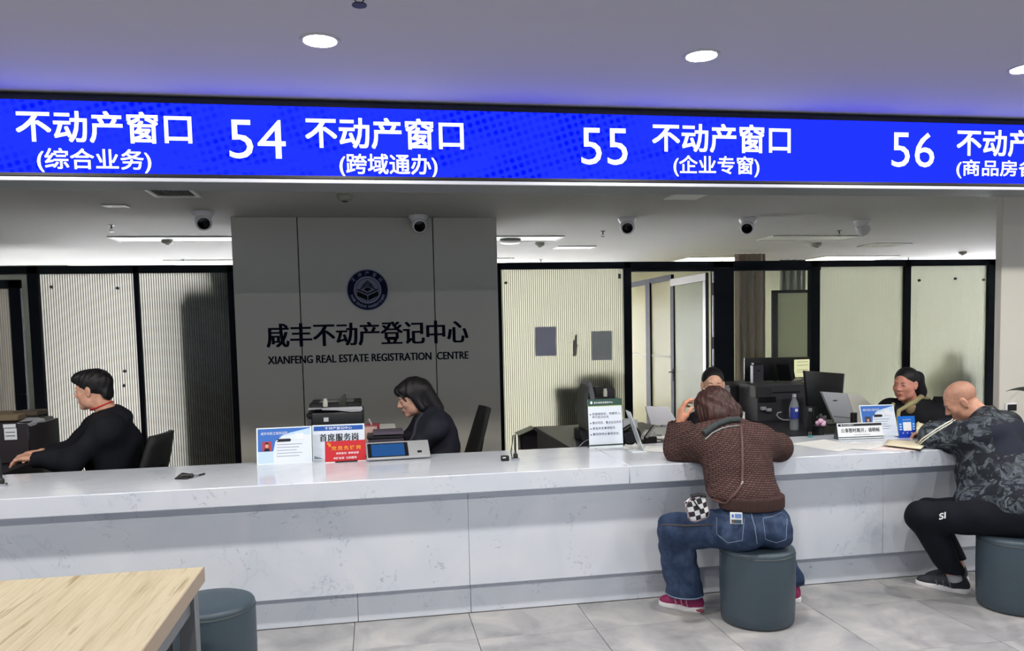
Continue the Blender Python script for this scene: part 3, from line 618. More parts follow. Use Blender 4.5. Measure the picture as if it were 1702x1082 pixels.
# priority notice
sh = upright(((980, 745), (1036, 742), (979, 664)), .05)
t = thing('notice_sign', 'tall white notice stand with a dark green header listing priority services', 'sign', tuple(sh.p(.5, 0)))
slab(sh, mAcr, t, .006); easel(sh, t, mAcr, .8); sh.flat(.0, 1, .08, 1, mPale, t, 'card', n=.0003); sh.flat(0, 1, .86, 1, mGrn, t, 'header', n=.0009)
sh.flat(0, 1, .845, .86, mat('print_lime', (190, 210, 150), .4), t, 'header_line', n=.0009); sh.flat(0, 1, .035, .065, mat('alu_strip', (90, 94, 98), .3, metal=.5), t, 'base_strip', n=.001)
sh.shape([(.1+.035*math.cos(a), .93+.03*math.sin(a)) for a in [k*math.pi/6 for k in range(12)]], mLetW, t, 'emblem', n=.002)
sh.text('咸丰县政务服务中心', .17, .74, .905, .945, mLetW, t, n=.003, off=.012)
for s_, a1, z in (('老弱病残孕、劳模军人、', .98, .665), ('基干民兵优先', .6, .60), ('重点项目、重点企业优先', .97, .485), ('紧急突发事项优先', .78, .37), ('需领导特办事项优先', .88, .25)):
    sh.text(s_, .11, a1, z, z+.055, mat('ink_navy', (40, 36, 90), .6), t, n=.0015, off=.006)
    if z != .60: sh.shape([(.06+.018*math.cos(a), z+.02+.014*math.sin(a)) for a in [k*math.pi/4 for k in range(8)]], mInkK, t, 'bullet', n=.0015)
# leaning clear card seen almost edge on
a, b2 = atZ(1070, 751, ZK), atY(1047, 685, atZ(1070, 751, ZK).y+.05)
t = thing('edge_on_stand', 'clear acrylic card stand seen edge on beside the tall notice', 'sign', tuple(a))
MB().poly([a, a+Vector((.005, 0, 0)), b2+Vector((.005, 0, 0)), b2], (.02, .15, 0)).build('panel', mat('acrylic_side', (190, 196, 200), .2), t); MB().box(a.x-.07, a.x+.02, a.y, a.y+.15, ZK, ZK+.003).build('foot', mAcr, t)
# long name plate
sh = upright(((1394, 731), (1469, 728), (1391, 704)), .025)
t = thing('desk_plate', 'long low white desk plate with bold black writing and a navy header', 'sign', tuple(sh.p(.5, 0)))
slab(sh, mAcr, t, .004); bk = Vector((0, .055, 0))
MB().poly([sh.p(0, 0), sh.p(0, 1), sh.p(0, 0)+bk], (-.003, 0, 0)).build('end_cap', mat('alu_strip', (90, 94, 98), .3), t); MB().poly([sh.p(0, 1, -.004), sh.p(1, 1, -.004), sh.p(1, 0)+bk, sh.p(0, 0)+bk], (0, .002, 0)).build('back_leaf', mAcr, t)
sh.flat(.01, .99, .2, .97, mWht, t, 'card', n=.0003); sh.flat(.02, .985, .80, .95, mInkK, t, 'header', n=.001); sh.flat(0, 1, .10, .15, mInkK, t, 'base_line', n=.001); sh.flat(0, 1, .0, .03, mInkK, t, 'base_line', n=.001)
sh.text('咸丰县政务服务中心', .12, .37, .845, .91, mLetW, t, n=.002, off=.01); sh.text('公事暂时离开，请稍候', .07, .93, .40, .68, mInkK, t, n=.002, serif=.05); sh.text('公务暂离中 请您谅解', .34, .7, .24, .29, mInkK, t, n=.002)
sh.shape([(.09+.012*math.cos(a), .875+.04*math.sin(a)) for a in [k*math.pi/4 for k in range(8)]], mLetW, t, 'emblem', n=.002)
staffcard('pale blue acrylic staff card stand behind the long desk plate', ((1436, 724), (1493, 722), (1423, 674)), mat('portrait_dark', (70, 66, 84), .6))
sh = upright(((1495, 728), (1523, 727), (1492, 692)), .02)
t = thing('payment_card', 'small bright blue card stand with a blank white square', 'sign', tuple(sh.p(.5, 0)))
slab(sh, mat('print_azure', (30, 110, 210), .3), t, .006); easel(sh, t, mBlu2, .7); sh.flat(0, 1, 0, .35, mat('print_royal', (20, 60, 180), .3), t, 'lower_band', n=.0006); sh.flat(.27, .75, .32, .72, mWht, t, 'blank_square', n=.0014)
sh.text('请扫码缴费', .25, .75, .80, .86, mSky, t, n=.002)
for k in range(3):
    sh.flat(.06, .18, .36+k*.12, .42+k*.12, mSky, t, 'text_mark'); sh.flat(.84, .94, .36+k*.12, .42+k*.12, mSky, t, 'text_mark'); sh.flat(.2+k*.25, .28+k*.25, .20, .24, mSky, t, 'text_mark', n=.0014)
# papers
def paper(name, label, pts, m=mPap, z=ZK, th=.0008, cat='paper', curl=0, lines=0, group=None):
    q = [atZ(u, v, z) for u, v in pts]; n = 6; t = thing(name, label, cat, tuple(q[0]), group=group)
    b = MB(); g = [[None]*(n+1) for _ in range(n+1)]
    for i in range(n+1):
        for j in range(n+1):
            a, c = i/n, j/n; p = (q[0]*(1-a)+q[1]*a)*(1-c)+(q[3]*(1-a)+q[2]*a)*c
            p.z = z+th+curl*((a-.5)**2*4*(.3+.7*c)) + curl*.3*math.sin(5*a+3*c)**2; g[i][j] = b.bm.verts.new(p)
    for i in range(n):
        for j in range(n): b.bm.faces.new((g[i][j], g[i+1][j], g[i+1][j+1], g[i][j+1]))
    o = b.build('sheet', m, t, angle=60)
    if th > .001:
        md = o.modifiers.new('s', 'SOLIDIFY'); md.thickness = th; md.offset = -1
    for k in range(lines):
        c = .12+.76*k/max(1, lines-1); A = (q[0]*(1-.1)+q[1]*.1)*(1-c)+(q[3]*.9+q[2]*.1)*c; B = (q[0]*.15+q[1]*.85)*(1-c)+(q[3]*.15+q[2]*.85)*c
        w = (q[3]-q[0])*.012; up = Vector((0, 0, z+th+curl*.4+.0006)); A.z = B.z = 0
        MB().quad(A+up, B+up, B+up+Vector((w.x, w.y, 0)), A+up+Vector((w.x, w.y, 0))).build('text_line', mGry, t, angle=0)
    return t
paper('paper_sheet', 'white printed form fanned out nearest the brown sweater on the counter', [(1312, 738), (1395, 751), (1440, 742), (1370, 731)], curl=.002, lines=5, group='loose papers on the counter')
paper('paper_sheet', 'white form lying between the desk plate and the open folder', [(1375, 744), (1445, 748), (1478, 738), (1420, 735)], curl=.001, z=ZK+.002, lines=6, group='loose papers on the counter')
paper('paper_sheet', 'pinkish form under the edge of the open folder', [(1440, 748), (1520, 750), (1530, 743), (1478, 737)], m=mat('paper_pink', (238, 222, 222), .8), lines=3, group='loose papers on the counter')
paper('paper_sheet', 'crumpled white slip at the foot of the tall notice', [(1035, 748), (1062, 747), (1056, 740), (1040, 741)], curl=.012, group='loose papers on the counter')
paper('paper_sheet', 'white sheet beside the woman\'s raised elbow', [(1068, 750), (1105, 752), (1118, 742), (1074, 742)], curl=.004, lines=4, group='loose papers on the counter')
paper('open_folder', 'buff folder with a black underside under the man\'s forearm', [(1470, 740), (1530, 747), (1545, 735), (1475, 732)], m=mat('folder_buff', (226, 216, 188), .7), z=ZK+.012, th=.006, cat='folder')
q = [atZ(u, v, ZK) for u, v in ((1472, 741), (1530, 750), (1545, 738), (1478, 735))]; t = thing('black_folder', 'thin black folder lying beneath the buff one', 'folder', tuple(q[0])); MB().poly(q, (0, 0, .010)).build('cover', mBlkP, t)
t = paper('booklet', 'cream booklet with curling pages beside the blue card', [(1523, 727), (1556, 727), (1550, 716), (1522, 716)], m=mat('paper_cream', (236, 228, 190), .8), z=ZK+.02, th=.02, curl=.03, cat='booklet')
# binder clip
p = atZ(1347, 727, ZK); t = thing('binder_clip', 'tiny teal and silver binder clip on the counter', 'clip', tuple(p))
MB().box(p.x-.014, p.x+.014, p.y-.01, p.y+.01, ZK, ZK+.014, bev=.003).build('body', mat('clip_teal', (60, 130, 130), .35), t)
for s_ in (-1, 1): MB().tube([p+Vector((-.008, 0, .013)), p+Vector((-.012, s_*.004, .036)), p+Vector((.002, s_*.004, .036)), p+Vector((.006, 0, .013))], .0012, 6).build('handle', mChr, t)
# ================================================================= staff area: desks, chairs, machines
ZDK = .74
mDesk = mat('desk_black', (34, 32, 40), .4); mDkG = mat('machine_dark', (30, 32, 38), .45); mGrM = mat('machine_grey', (96, 98, 104), .45); mLtM = mat('machine_light', (186, 188, 196), .4); mMon = mat('monitor_black', (26, 28, 30), .35)
def desk(label, x0, x1, y0, y1, z=ZDK, group='dark staff desks'):
    t = thing('office_desk', label, 'desk', ((x0+x1)/2, (y0+y1)/2, 0), group=group)
    MB().box(x0, x1, y0, y1, z-.03, z, bev=.003).build('desktop', mDesk, t)
    for x in (x0+.02, x1-.05): MB().box(x, x+.03, y0+.03, y1-.03, 0, z-.03, bev=.002).build('side_panel', mDesk, t)
    MB().box(x0+.05, x1-.05, y0+.05, y0+.07, .3, z-.03).build('modesty_panel', mDesk, t); return t
def office_chair(label, x, y, rz, zb=.98, zs=.46, lean=.10, h=.5):
    """rz: direction the sitter faces, 0 = +Y"""
    t = thing('office_chair', label, 'chair', (x, y, 0), rz, 'black mesh office chairs')
    b = MB(); b.box(-.24, .24, -.23, .24, zs-.06, zs, bev=.025, seg=3); b.build('seat', mBlkP, t, world=False)
    b = MB(); n = 8; prof = []
    for k in range(n+1):
        f = k/n; z = zs+.06+(zb-zs-.06)*f; yy = -.23-.02-lean*f**1.5-.02*math.sin(f*math.pi); prof.append((yy, z, .225-.05*f**3))
    gr = [[b.bm.verts.new((w*s, yy-.03*(1-s*s), z)) for s in (-1, -.75, -.4, 0, .4, .75, 1)] for yy, z, w in prof]
    for A, B in zip(gr, gr[1:]):
        for i in range(6): b.bm.faces.new((A[i], A[i+1], B[i+1], B[i]))
    o = b.build('backrest', mat('chair_mesh', (20, 24, 24), .7, bump=(300, .3)), t, world=False, angle=80); md = o.modifiers.new('s', 'SOLIDIFY'); md.thickness = .03
    b = MB(); b.tube([(0, -.12, zs-.06), (0, -.28, zs-.05), (0, -.31, zs+.1), (0, -.31-lean*.3, zs+.3)], .018, 10); b.build('back_support', mBlkP, t, world=False)
    MB().cyl((0, 0, .08), (0, 0, zs-.06), .025).build('gas_post', mChr, t, world=False)
    for k in range(5):
        a = k*math.tau/5+.3; d = Vector((math.cos(a), math.sin(a), 0)); b = MB(); b.tube([Vector((0, 0, .11)), d*.27+Vector((0, 0, .07))], [.022, .014], 8); b.ell(d*.28+Vector((0, 0, .03)), .03, n=6); b.build('leg', mBlkP, t, world=False)
    return t
def blk(b, u0, u1, vb, vt, Y, dy, bev=.003, zb=None, seg=1):
    """box whose front face fills the picture span u0..u1 / vt..vb at distance Y"""
    vm = (vb+vt)/2; x0, x1 = atY(u0, vm, Y).x, atY(u1, vm, Y).x; um = (u0+u1)/2
    z0 = atY(um, vb, Y).z if zb is None else zb; z1 = atY(um, vt, Y).z
    b.box(x0, x1, Y, Y+dy, z0, z1, bev=bev, seg=seg); return (x0, x1, z0, z1)
def monitor(label, pts, Y, m=mMon, back=True, thick=.03, rz=0, zfoot=ZDK, cat='monitor', edge=None, logo=False, screen=None):
    """pts: picture corners lower left, lower right, upper left, upper right of the outline, at distance Y (right side at Y+rz)"""
    a, b_, c, d = atY(*pts[0], Y), atY(*pts[1], Y+rz), atY(*pts[2], Y), atY(*pts[3], Y+rz)
    t = thing('computer_monitor', label, cat, tuple(((a+b_)/2)), group='computer monitors of the staff desks'); n = (b_-a).cross(c-a).normalized()
    MB().poly([a, b_, d, c], n*-thick, bev=.004).build('casing', m, t)
    mid = (a+b_)/2-n*(thick+.02); f = MB(); f.tube([Vector((mid.x, mid.y, zfoot+.01)), Vector((mid.x, mid.y, (a.z+c.z)/2))], .02, 10); f.build('stand', m, t)
    MB().box(mid.x-.11, mid.x+.11, mid.y-.08, mid.y+.09, zfoot, zfoot+.012, bev=.003).build('foot', m, t)
    sh = Sheet(a, b_, c)
    if edge: MB().poly([sh.p(.985, 0), sh.p(1.01, 0), sh.p(1.01, 1.0)+(d-c-(b_-a)), sh.p(.985, 1.0)+(d-c-(b_-a))], n*-(thick+.002)).build('bezel', edge, t)
    return t, sh
# ---- station of the seated man
desk('black desk under the grey printer and the seated man\'s keyboard', -3.6, -2.3, 4.93, 6.35)
t = thing('office_printer', 'dark office printer with a slanted light panel beside the seated man', 'printer', tuple(atY(30, 740, 5.75)), group='office printers')
b = MB(); x0, x1, z0, z1 = blk(b, -40, 49, 742, 703, 5.7, .42, .01, zb=ZDK); b.build('body', mat('printer_brown', (38, 30, 36), .45), t)
b = MB(); xr = atY(76, 700, 5.86).x; b.poly([(x1, 5.705, z0+.02), (xr, 5.86, z0+.02), (xr, 5.86, z1-.02), (x1, 5.705, z1-.01)], (-.03, .3, 0)); b.build('side_cover', mat('printer_side', (46, 44, 50), .45), t)
q = [atY(28, 703, 5.7), atY(49, 704, 5.7), atY(75, 697, 5.86), atY(52, 690, 5.95)]; MB().poly(q, (0, .01, -.02)).build('control_panel', mLtM, t)
b = MB(); blk(b, -40, 30, 701, 690, 5.74, .34, .008); b.build('scanner_lid', mat('lid_tan', (120, 104, 80), .5), t)
b = MB(); blk(b, 20, 62, 692, 684, 5.86, .18, .008); b.build('paper_feeder', mat('feeder_brown', (74, 62, 50), .5), t)
b = MB(); blk(b, 5, 26, 711, 705, 5.695, .003, 0); blk(b, 7, 28, 731, 712, 5.695, .003, 0); b.build('sticker', mWht, t)
b = MB(); sx0, sx1, sz0, sz1 = blk(b, 9, 25, 719, 718, 5.693, .001, 0); blk(b, 9, 25, 725, 724, 5.693, .001, 0); b.build('sticker_line', mInkK, t)
p = atZ(20, 772, ZDK); t = thing('keyboard', 'purplish black keyboard under the seated man\'s hands', 'keyboard', tuple(p), rz=.0)
kx, ky = -2.62, 5.02
MB().box(kx-.08, kx+.08, ky, ky+.42, ZDK, ZDK+.018, bev=.004).build('body', mDkG, t)
kk = MB()
for i in range(5):
    for j in range(14): kk.box(kx-.07+i*.029, kx-.046+i*.029, ky+.012+j*.0285, ky+.036+j*.0285, ZDK+.018, ZDK+.025)
kk.build('key_set', mat('keycap', (70, 56, 74), .5), t, kind='stuff')
t = thing('desk_mat', 'blue desk mat at the counter side of the man\'s desk', 'mat', (-2.5, 4.99, ZDK)); MB().box(-2.95, -2.1, 4.935, 5.0, ZDK, ZDK+.004).build('sheet', mat('mat_blue', (24, 60, 110), .3), t)
t = paper('paper_sheet', 'pale paper stack lying behind the seated man\'s hands', [(52, 741), (80, 748), (95, 741), (88, 738)], z=ZDK+.03, th=.01, group='papers on the staff desks')
office_chair('black mesh office chair behind the seated man in the hoodie', *atY(176, 770, 5.32).xy, math.radians(90)-.12, zb=.95, lean=.12)
# ---- station of the bowed woman
desk('black desk under the big printer before the panel wall', -.78, .28, 4.95, 6.5)
t = thing('office_printer', 'big black printer with a white curved front panel before the grey wall', 'printer', tuple(atY(555, 705, 5.9)), group='office printers')
PYp = 5.85; b = MB(); x0, x1, z0, z1 = blk(b, 518, 604, 712, 685, PYp, .45, .012, zb=ZDK, seg=2); b.build('body', mat('printer_black', (20, 24, 30), .35), t)
b = MB(); blk(b, 509, 520, 694, 688, PYp+.04, .3, .004); b.build('side_tray', mDkG, t)
sh = Sheet(atY(534, 683, PYp-.012), atY(604, 680, PYp-.012), atY(534, 678, PYp-.012))
up = lambda u, v: atY(u, v, PYp-.012)
MB().poly([up(533, 679), up(536, 682), up(560, 682), up(583, 685), up(600, 684), up(603, 680), up(601, 676), up(545, 678)], (0, .05, 0), bev=.002).build('control_panel', mat('panel_white', (206, 206, 216), .35), t)
MB().poly([up(512, 681), up(534, 680), up(534, 678.5), up(512, 679)], (0, .1, 0)).build('trim', mLtM, t)
b = MB(); blk(b, 514, 600, 680, 669, PYp+.06, .34, .008); b.build('scanner_lid', mat('lid_black', (30, 30, 34), .5), t)
b = MB(); blk(b, 530, 588, 672, 667, PYp+.10, .2, .004); b.build('output_tray', mat('tray_grey', (130, 134, 132), .5), t)
b = MB(); blk(b, 538, 546, 701, 694, PYp-.004, .003, 0); b.build('sticker', mWht, t)
b = MB(); blk(b, 510, 518, 712, 697, PYp+.04, .2, .002, zb=ZDK); b.build('cassette', mGrM, t)
p = atY(541, 676, PYp+.03); t = thing('white_bottle', 'small white bottle standing on the big black printer', 'bottle', tuple(p)); MB().lathe([(0, 0), (.017, 0), (.018, .01), (.018, .04), (.014, .046), (.015, .056), (.012, .06), (0, .06)], p, 20).build('body', mat('bottle_white', (214, 214, 206), .4), t)
q = [atY(u, v, PYp+.05) for u, v in ((562, 676), (576, 676), (574, 657), (571, 656), (563, 664))]; t = thing('desk_calendar', 'dark wedge shaped stand on top of the big black printer', 'stand', tuple(q[0])); MB().poly(q, (0, .07, 0), bev=.002).build('wedge', mat('wedge_dark', (56, 58, 52), .5), t)
def bb(name, label, cat, parts, Y, grp=None):
    """thing from boxes (part name, u0,u1,vb,vt,dy,material[,dY])"""
    t = thing(name, label, cat, tuple(atY((parts[0][1]+parts[0][2])/2, parts[0][3], Y)), group=grp)
    for p_ in parts:
        b = MB(); blk(b, *p_[1:5], Y+(p_[7] if len(p_) > 7 else 0), p_[5], .003, zb=(p_[8] if len(p_) > 8 else None)); b.build(p_[0], p_[6], t)
    return t
t = bb('stamp_box', 'pink and white stamp box with a red back on the woman\'s desk', 'box', [('body', 604, 627, 722, 710, .08, mat('stamp_pink', (206, 172, 166), .5), 0, ZDK), ('back', 608, 631, 720, 704, .03, mat('stamp_red', (150, 52, 62), .5), .085, ZDK), ('slot', 619, 623, 716, 715, .002, mBlkP, -.002)], 5.3)
MB().tube([atY(618, 706, 5.37), atY(613, 696, 5.37)], .006, 8).build('brush', mLtM, t)
t = bb('document_stack', 'stack of dark folders and white papers before the bowed woman', 'papers', [('lower_folder', 612, 671, 736, 730, .25, mat('folder_plum', (66, 58, 72), .5), 0, ZDK), ('upper_folder', 620, 671, 723, 718, .2, mat('folder_plum2', (92, 84, 100), .5)), ('folder_edge', 610, 668, 729, 725, .22, mDkG)], 5.08)
t = bb('paper_tray', 'white paper pile beyond the stamp box', 'papers', [('pile', 628, 658, 716, 711, .25, mPap, 0, ZDK)], 5.55)
office_chair('empty black office chair near the edge of the panel wall', *atY(722, 720, 5.75).xy, math.radians(92), zb=.99, lean=.14)
# ---- middle station: monitor in profile, printer, clutter
desk('black desk with a slanted end behind the tall notice', 1.30, 2.26, 4.95, 6.5)
desk('narrow black desk ledge before the woman facing the hall', 2.27, 2.88, 4.90, 5.14)
t = thing('computer_monitor', 'silver backed monitor seen from the side above the tall notice', 'monitor', tuple(atY(980, 735, 5.5)), group='computer monitors of the staff desks')
q = [atY(u, v, 5.45) for u, v in ((987, 705), (982, 668), (977, 640), (982, 633), (988, 655), (990, 690))]; MB().poly(q, (.03, .30, 0)).build('casing', mGrM, t)
q = [atY(u, v, 5.44) for u, v in ((980, 640), (972, 655), (970, 690), (974, 715), (979, 715), (978, 660))]; MB().poly(q, (.02, .30, 0)).build('rear_shell', mat('monitor_shell', (58, 62, 62), .4), t)
b = MB(); blk(b, 965, 985, 735, 715, 5.5, .2, .01, zb=ZDK); b.build('stand', mDkG, t)
t = bb('office_printer', 'black printer behind the tall notice with a white bottle on it', 'printer', [('body', 990, 1034, 720, 664, .4, mDkG, 0, ZDK), ('lid', 988, 1022, 664, 659, .35, mat('lid_black', (30, 30, 34), .5), .03), ('feeder', 990, 1008, 659, 643, .15, mat('feeder_dark', (36, 34, 40), .5), .1)], 6.0, 'office printers')
t = bb('card_box', 'small black box on the printer behind the tall notice', 'box', [('body', 1009, 1022, 660, 645, .1, mat('box_dark', (44, 40, 50), .5))], 6.06)
p = atY(1006, 659, 6.02); t = thing('white_bottle', 'small white topped bottle on the printer behind the notice', 'bottle', tuple(p)); MB().lathe([(0, 0), (.016, 0), (.017, .04), (.013, .05), (.014, .062), (0, .064)], p, 20).build('body', mat('bottle_white', (214, 214, 206), .4), t)
t = bb('router_box', 'white box edge between the tall notice and the clear stand', 'box', [('body', 1036, 1060, 712, 698, .12, mLtM, 0, ZDK)], 5.5)
p0, p1, p2 = atY(1036, 716, 5.25), atY(1048, 708, 5.25), atY(1060, 717, 5.25); t = thing('desk_phone', 'black desk telephone behind the clear stand', 'telephone', tuple(p0))
MB().tube([p0, p1, p2], [.018, .02, .018], 10).build('handset', mBlkP, t); b = MB(); blk(b, 1038, 1066, 735, 716, 5.25, .15, .01, zb=ZDK); b.build('base', mDkG, t)
t, sh = monitor('white backed tilted monitor between the clear stand and the raised hand', ((1082, 706), (1130, 708), (1073, 675), (1111, 676)), 5.15, m=mat('monitor_white', (186, 186, 194), .35), thick=.02, rz=.02)
sh.shape([(0, 0), (.45, -.1), (.95, -.6), (.1, -.5)], mat('stand_grey', (150, 152, 148), .4), t, 'stand_plate', n=-.02)
t = bb('stapler', 'black and silver stapler leaning on papers', 'stapler', [('base', 1072, 1092, 730, 726, .03, mBlkP, 0, ZDK)], 5.0); q0, q1 = atY(1074, 727, 5.0), atY(1089, 707, 5.0); MB().tube([q0, q1], [.012, .012], 6).build('arm', mat('stapler_silver', (150, 152, 150), .3, metal=.5), t); MB().tube([q0+Vector((-.01, 0, .004)), q1+Vector((-.012, 0, 0))], [.006, .006], 6).build('grip', mBlkP, t)
for k, (pts, z) in enumerate((([(1064, 730), (1098, 735), (1112, 718), (1072, 716)], ZDK+.03), ([(1080, 728), (1110, 732), (1118, 712), (1098, 708)], ZDK+.05), ([(1078, 736), (1112, 738), (1116, 724), (1084, 726)], ZDK+.01))):
    paper('paper_sheet', ('white sheets sliding off the pile near the stapler', 'white sheet sloping up beside the tilted monitor', 'pale folder stack at the counter behind the raised elbow')[k], pts, z=z, th=.008, curl=.004, group='papers on the staff desks', m=mPap)
b = thing('cable', 'thin pale cable looping down behind the tall notice', 'cable', tuple(atY(962, 742, 4.95))); MB().tube([atY(960+k*2.2, 745-14*math.sin(min(k, 9)/9*1.6), 4.95) for k in range(11)], .002, 6).build('wire', mLtM, b)
office_chair('black office chair carrying the woman behind the brown sweater customer', *atY(1190, 700, 5.5).xy, math.radians(165), zb=.86)
# ---- cabinet and machines behind the middle woman
t = bb('low_cabinet', 'black low cabinet beneath the laptop and the second monitor', 'cabinet', [('body', 1214, 1345, 735, 642, .5, mat('cabinet_black', (34, 36, 38), .5), 0, 0), ('top', 1212, 1347, 642, 638, .52, mat('cabinet_top', (48, 48, 50), .4), -.01), ('recess', 1249, 1262, 735, 650, .004, mBlkP, -.003, .3)], 6.6)
t, sh = monitor('wide black monitor on the low cabinet before the curtain', ((1238, 634), (1345, 630), (1238, 595), (1345, 593)), 6.9, thick=.02, zfoot=atY(1290, 640, 6.9).z)
sh.flat(.76, 1.0, .1, .86, mat('lit_page', (220, 220, 180), .4, emit=(206, 206, 160), es=.75), t, 'screen_page', n=.003)
for z in (.75, .6, .4, .3): sh.flat(.8, .98, z, z+.02, mGry, t, 'page_line', n=.004)
t = bb('grey_scanner', 'upright grey scanner on the low cabinet', 'scanner', [('body', 1252, 1269, 640, 607, .06, mat('scanner_grey', (84, 84, 92), .4)), ('slot', 1258, 1264, 617, 615, .003, mBlkP, -.003), ('cap', 1253, 1268, 607, 603, .05, mDkG)], 6.64)
t = thing('laptop', 'open silver laptop seen from behind on the low cabinet', 'laptop', tuple(atY(1318, 636, 6.66)))
MB().poly([atY(u, v, 6.66) for u, v in ((1299, 636), (1326, 632), (1337, 629), (1340, 630), (1328, 636), (1306, 640))], (0, .12, 0)).build('keyboard_deck', mat('laptop_silver', (120, 122, 122), .35, metal=.3), t)
MB().poly([atY(u, v, 6.68) for u, v in ((1311, 606), (1318, 606), (1322, 628), (1316, 634))], (-.05, .14, 0)).build('lid', mDkG, t)
t = bb('office_printer', 'dark grey printer with cables in front of the low cabinet', 'printer', [('body', 1259, 1345, 715, 640, .35, mat('printer_slate', (62, 62, 70), .5), 0, ZDK), ('tray', 1256, 1282, 661, 643, .1, mat('tray_slate', (48, 48, 54), .5), -.03), ('slot', 1284, 1330, 653, 651, .004, mBlkP, -.004), ('duct', 1262, 1290, 668, 660, .1, mBlkP, -.02)], 6.2, 'office printers')
t = bb('power_strip', 'white plugs at the front of the dark grey printer', 'plug', [('plug', 1266, 1274, 682, 676, .03, mLtM), ('plug', 1275, 1283, 684, 679, .03, mLtM)], 6.15)
b = thing('cable', 'white cable drooping from the dark grey printer', 'cable', tuple(atY(1300, 690, 6.1))); MB().tube([atY(u, v, 6.1) for u, v in ((1299, 685), (1293, 686), (1291, 690), (1295, 695), (1302, 698), (1312, 698))], .006, 8).build('wire', mLtM, b)
desk('black desk running from the cup to the grey backed monitor', 2.89, 3.86, 4.92, 6.57)
desk('narrow black desk ledge before the woman with the ponytail', 3.87, 4.34, 5.0, 5.16)
# bottle
p = atY(1320, 702, 5.6); p.z = ZDK
t = thing('water_bottle', 'clear water bottle with a blue label', 'bottle', tuple(p)); hB = atY(1320, 655, 5.6).z-ZDK
mPet = mat('pet_clear', (190, 200, 210), .08, alpha=.32, spec=.8)
MB().lathe([(0, 0), (.032, 0), (.034, .01), (.034, hB*.25), (.032, hB*.27), (.034, hB*.3), (.034, hB*.66), (.03, hB*.74), (.014, hB*.87), (.013, hB*.92)], p, 24).build('body', mPet, t)
MB().lathe([(.0345, hB*.32), (.0348, hB*.33), (.0348, hB*.62), (.0345, hB*.63)], p, 24).build('label', mat('bottle_blue', (56, 70, 170), .4), t); MB().lathe([(.015, hB*.92), (.015, hB), (0, hB)], p, 20).build('cap', mLtM, t)
b = MB(); b.box(p.x-.012, p.x+.01, p.y-.0365, p.y-.034, p.z+hB*.52, p.z+hB*.60); b.build('label_mark', mLetW, t)
p = atY(1229, 705, 5.05); p.z = ZDK; hC = atY(1229, 684, 5.05).z-ZDK; t = thing('glass_cup', 'clear ribbed glass cup behind the customer\'s shoulder', 'cup', tuple(p))
MB().lathe([(0, 0), (.03, 0), (.034, hC), (.031, hC), (.028, .01), (0, .01)], p, 24).build('body', mat('cup_clear', (214, 222, 222), .1, alpha=.45, spec=.8), t)
b = MB()
for k in range(10): a = k*math.tau/10; b.tube([p+Vector((math.cos(a)*.031, math.sin(a)*.031, .01)), p+Vector((math.cos(a)*.035, math.sin(a)*.035, hC-.005))], .0025, 5)
b.build('rib_set', mat('cup_rib', (230, 234, 232), .2), t, kind='stuff')
# ---- station at the pillar
t, sh = monitor('large black backed monitor before the pale glass', ((1345, 692), (1398, 700), (1338, 616), (1404, 621)), 5.75, edge=mLtM, thick=.03, rz=.06)
sh.text('AOC', .36, .49, .80, .87, mGrM, t, n=.002, off=.01)
t = bb('phone_cradle', 'black cordless phone cradle with a small display', 'telephone', [('body', 1342, 1352, 712, 676, .05, mDkG, 0, ZDK), ('handset', 1352, 1360, 712, 676, .04, mBlkP, -.01, ZDK), ('display', 1344, 1350, 684, 678, .002, mat('tiny_display', (130, 140, 140), .3), -.003)], 5.5)
t, sh = monitor('grey backed tilted monitor on the desk beside the small plant', ((1388, 703), (1424, 702), (1366, 651), (1408, 654)), 5.1, m=mat('monitor_grey', (146, 150, 156), .4), thick=.03, rz=.0)
q = [atY(1408, 654, 5.1), atY(1424, 702, 5.1), atY(1452, 702, 5.35), atY(1452, 676, 5.35), atY(1430, 656, 5.25)]; MB().poly(q, (.01, .02, 0)).build('side_shell', mat('shell_white', (196, 196, 188), .4), t)
sh.flat(.34, .52, .70, .73, mDkG, t, 'vent_mark', n=.002); sh.shape([(.06, .2), (.9, .12), (.92, .15), (.06, .23)], mGrM, t, 'crease', n=.001)
p = atY(1364, 706, 5.0); t = thing('pink_flower_pot', 'tiny pink flower ornament on a dark saucer', 'ornament', tuple(p)); b = MB()
for k in range(6): a = k*math.tau/6; b.ell(p+Vector((math.cos(a)*.022, math.sin(a)*.015, .015+.012*math.sin(a*2))), (.018, .014, .016), n=6)
b.ell(p+Vector((0, 0, .03)), (.018, .018, .014), n=6); b.build('petals', mat('petal_pink', (222, 178, 206), .6), t); MB().lathe([(0, -.012), (.04, -.01), (.05, -.004), (.04, -.006), (0, -.008)], p, 24).build('saucer', mat('saucer_mauve', (96, 80, 96), .4), t)
MB().cyl(Vector((p.x, p.y, ZDK)), p+Vector((0, 0, -.01)), .02).build('pedestal', mDkG, t)
b = MB()
for k in range(9): a = random.random()*6; r_ = .02+.02*random.random(); c0 = p+Vector((.03, .03, .04)); b.tube([c0+Vector((0, 0, -.05)), c0+Vector((math.cos(a)*r_, math.sin(a)*r_, .01+.02*random.random()))], [.004, .008], 5)
b.build('foliage', mat('dark_leaf', (60, 58, 62), .6), t)
p = atY(1419, 705, 5.0); p.z = ZDK; t = thing('steel_flask', 'small black topped steel flask beside the staff card', 'flask', tuple(p)); hF = atY(1419, 686, 5.0).z-ZDK
MB().lathe([(0, 0), (.022, 0), (.022, hF*.55), (.02, hF*.6)], p, 20).build('body', mChr, t); MB().lathe([(.0225, hF*.6), (.0225, hF), (0, hF)], p, 20).build('cap', mBlkP, t)
office_chair('black office chair under the woman with the ponytail', *atY(1545, 690, 5.55).xy, math.radians(110), zb=.93)
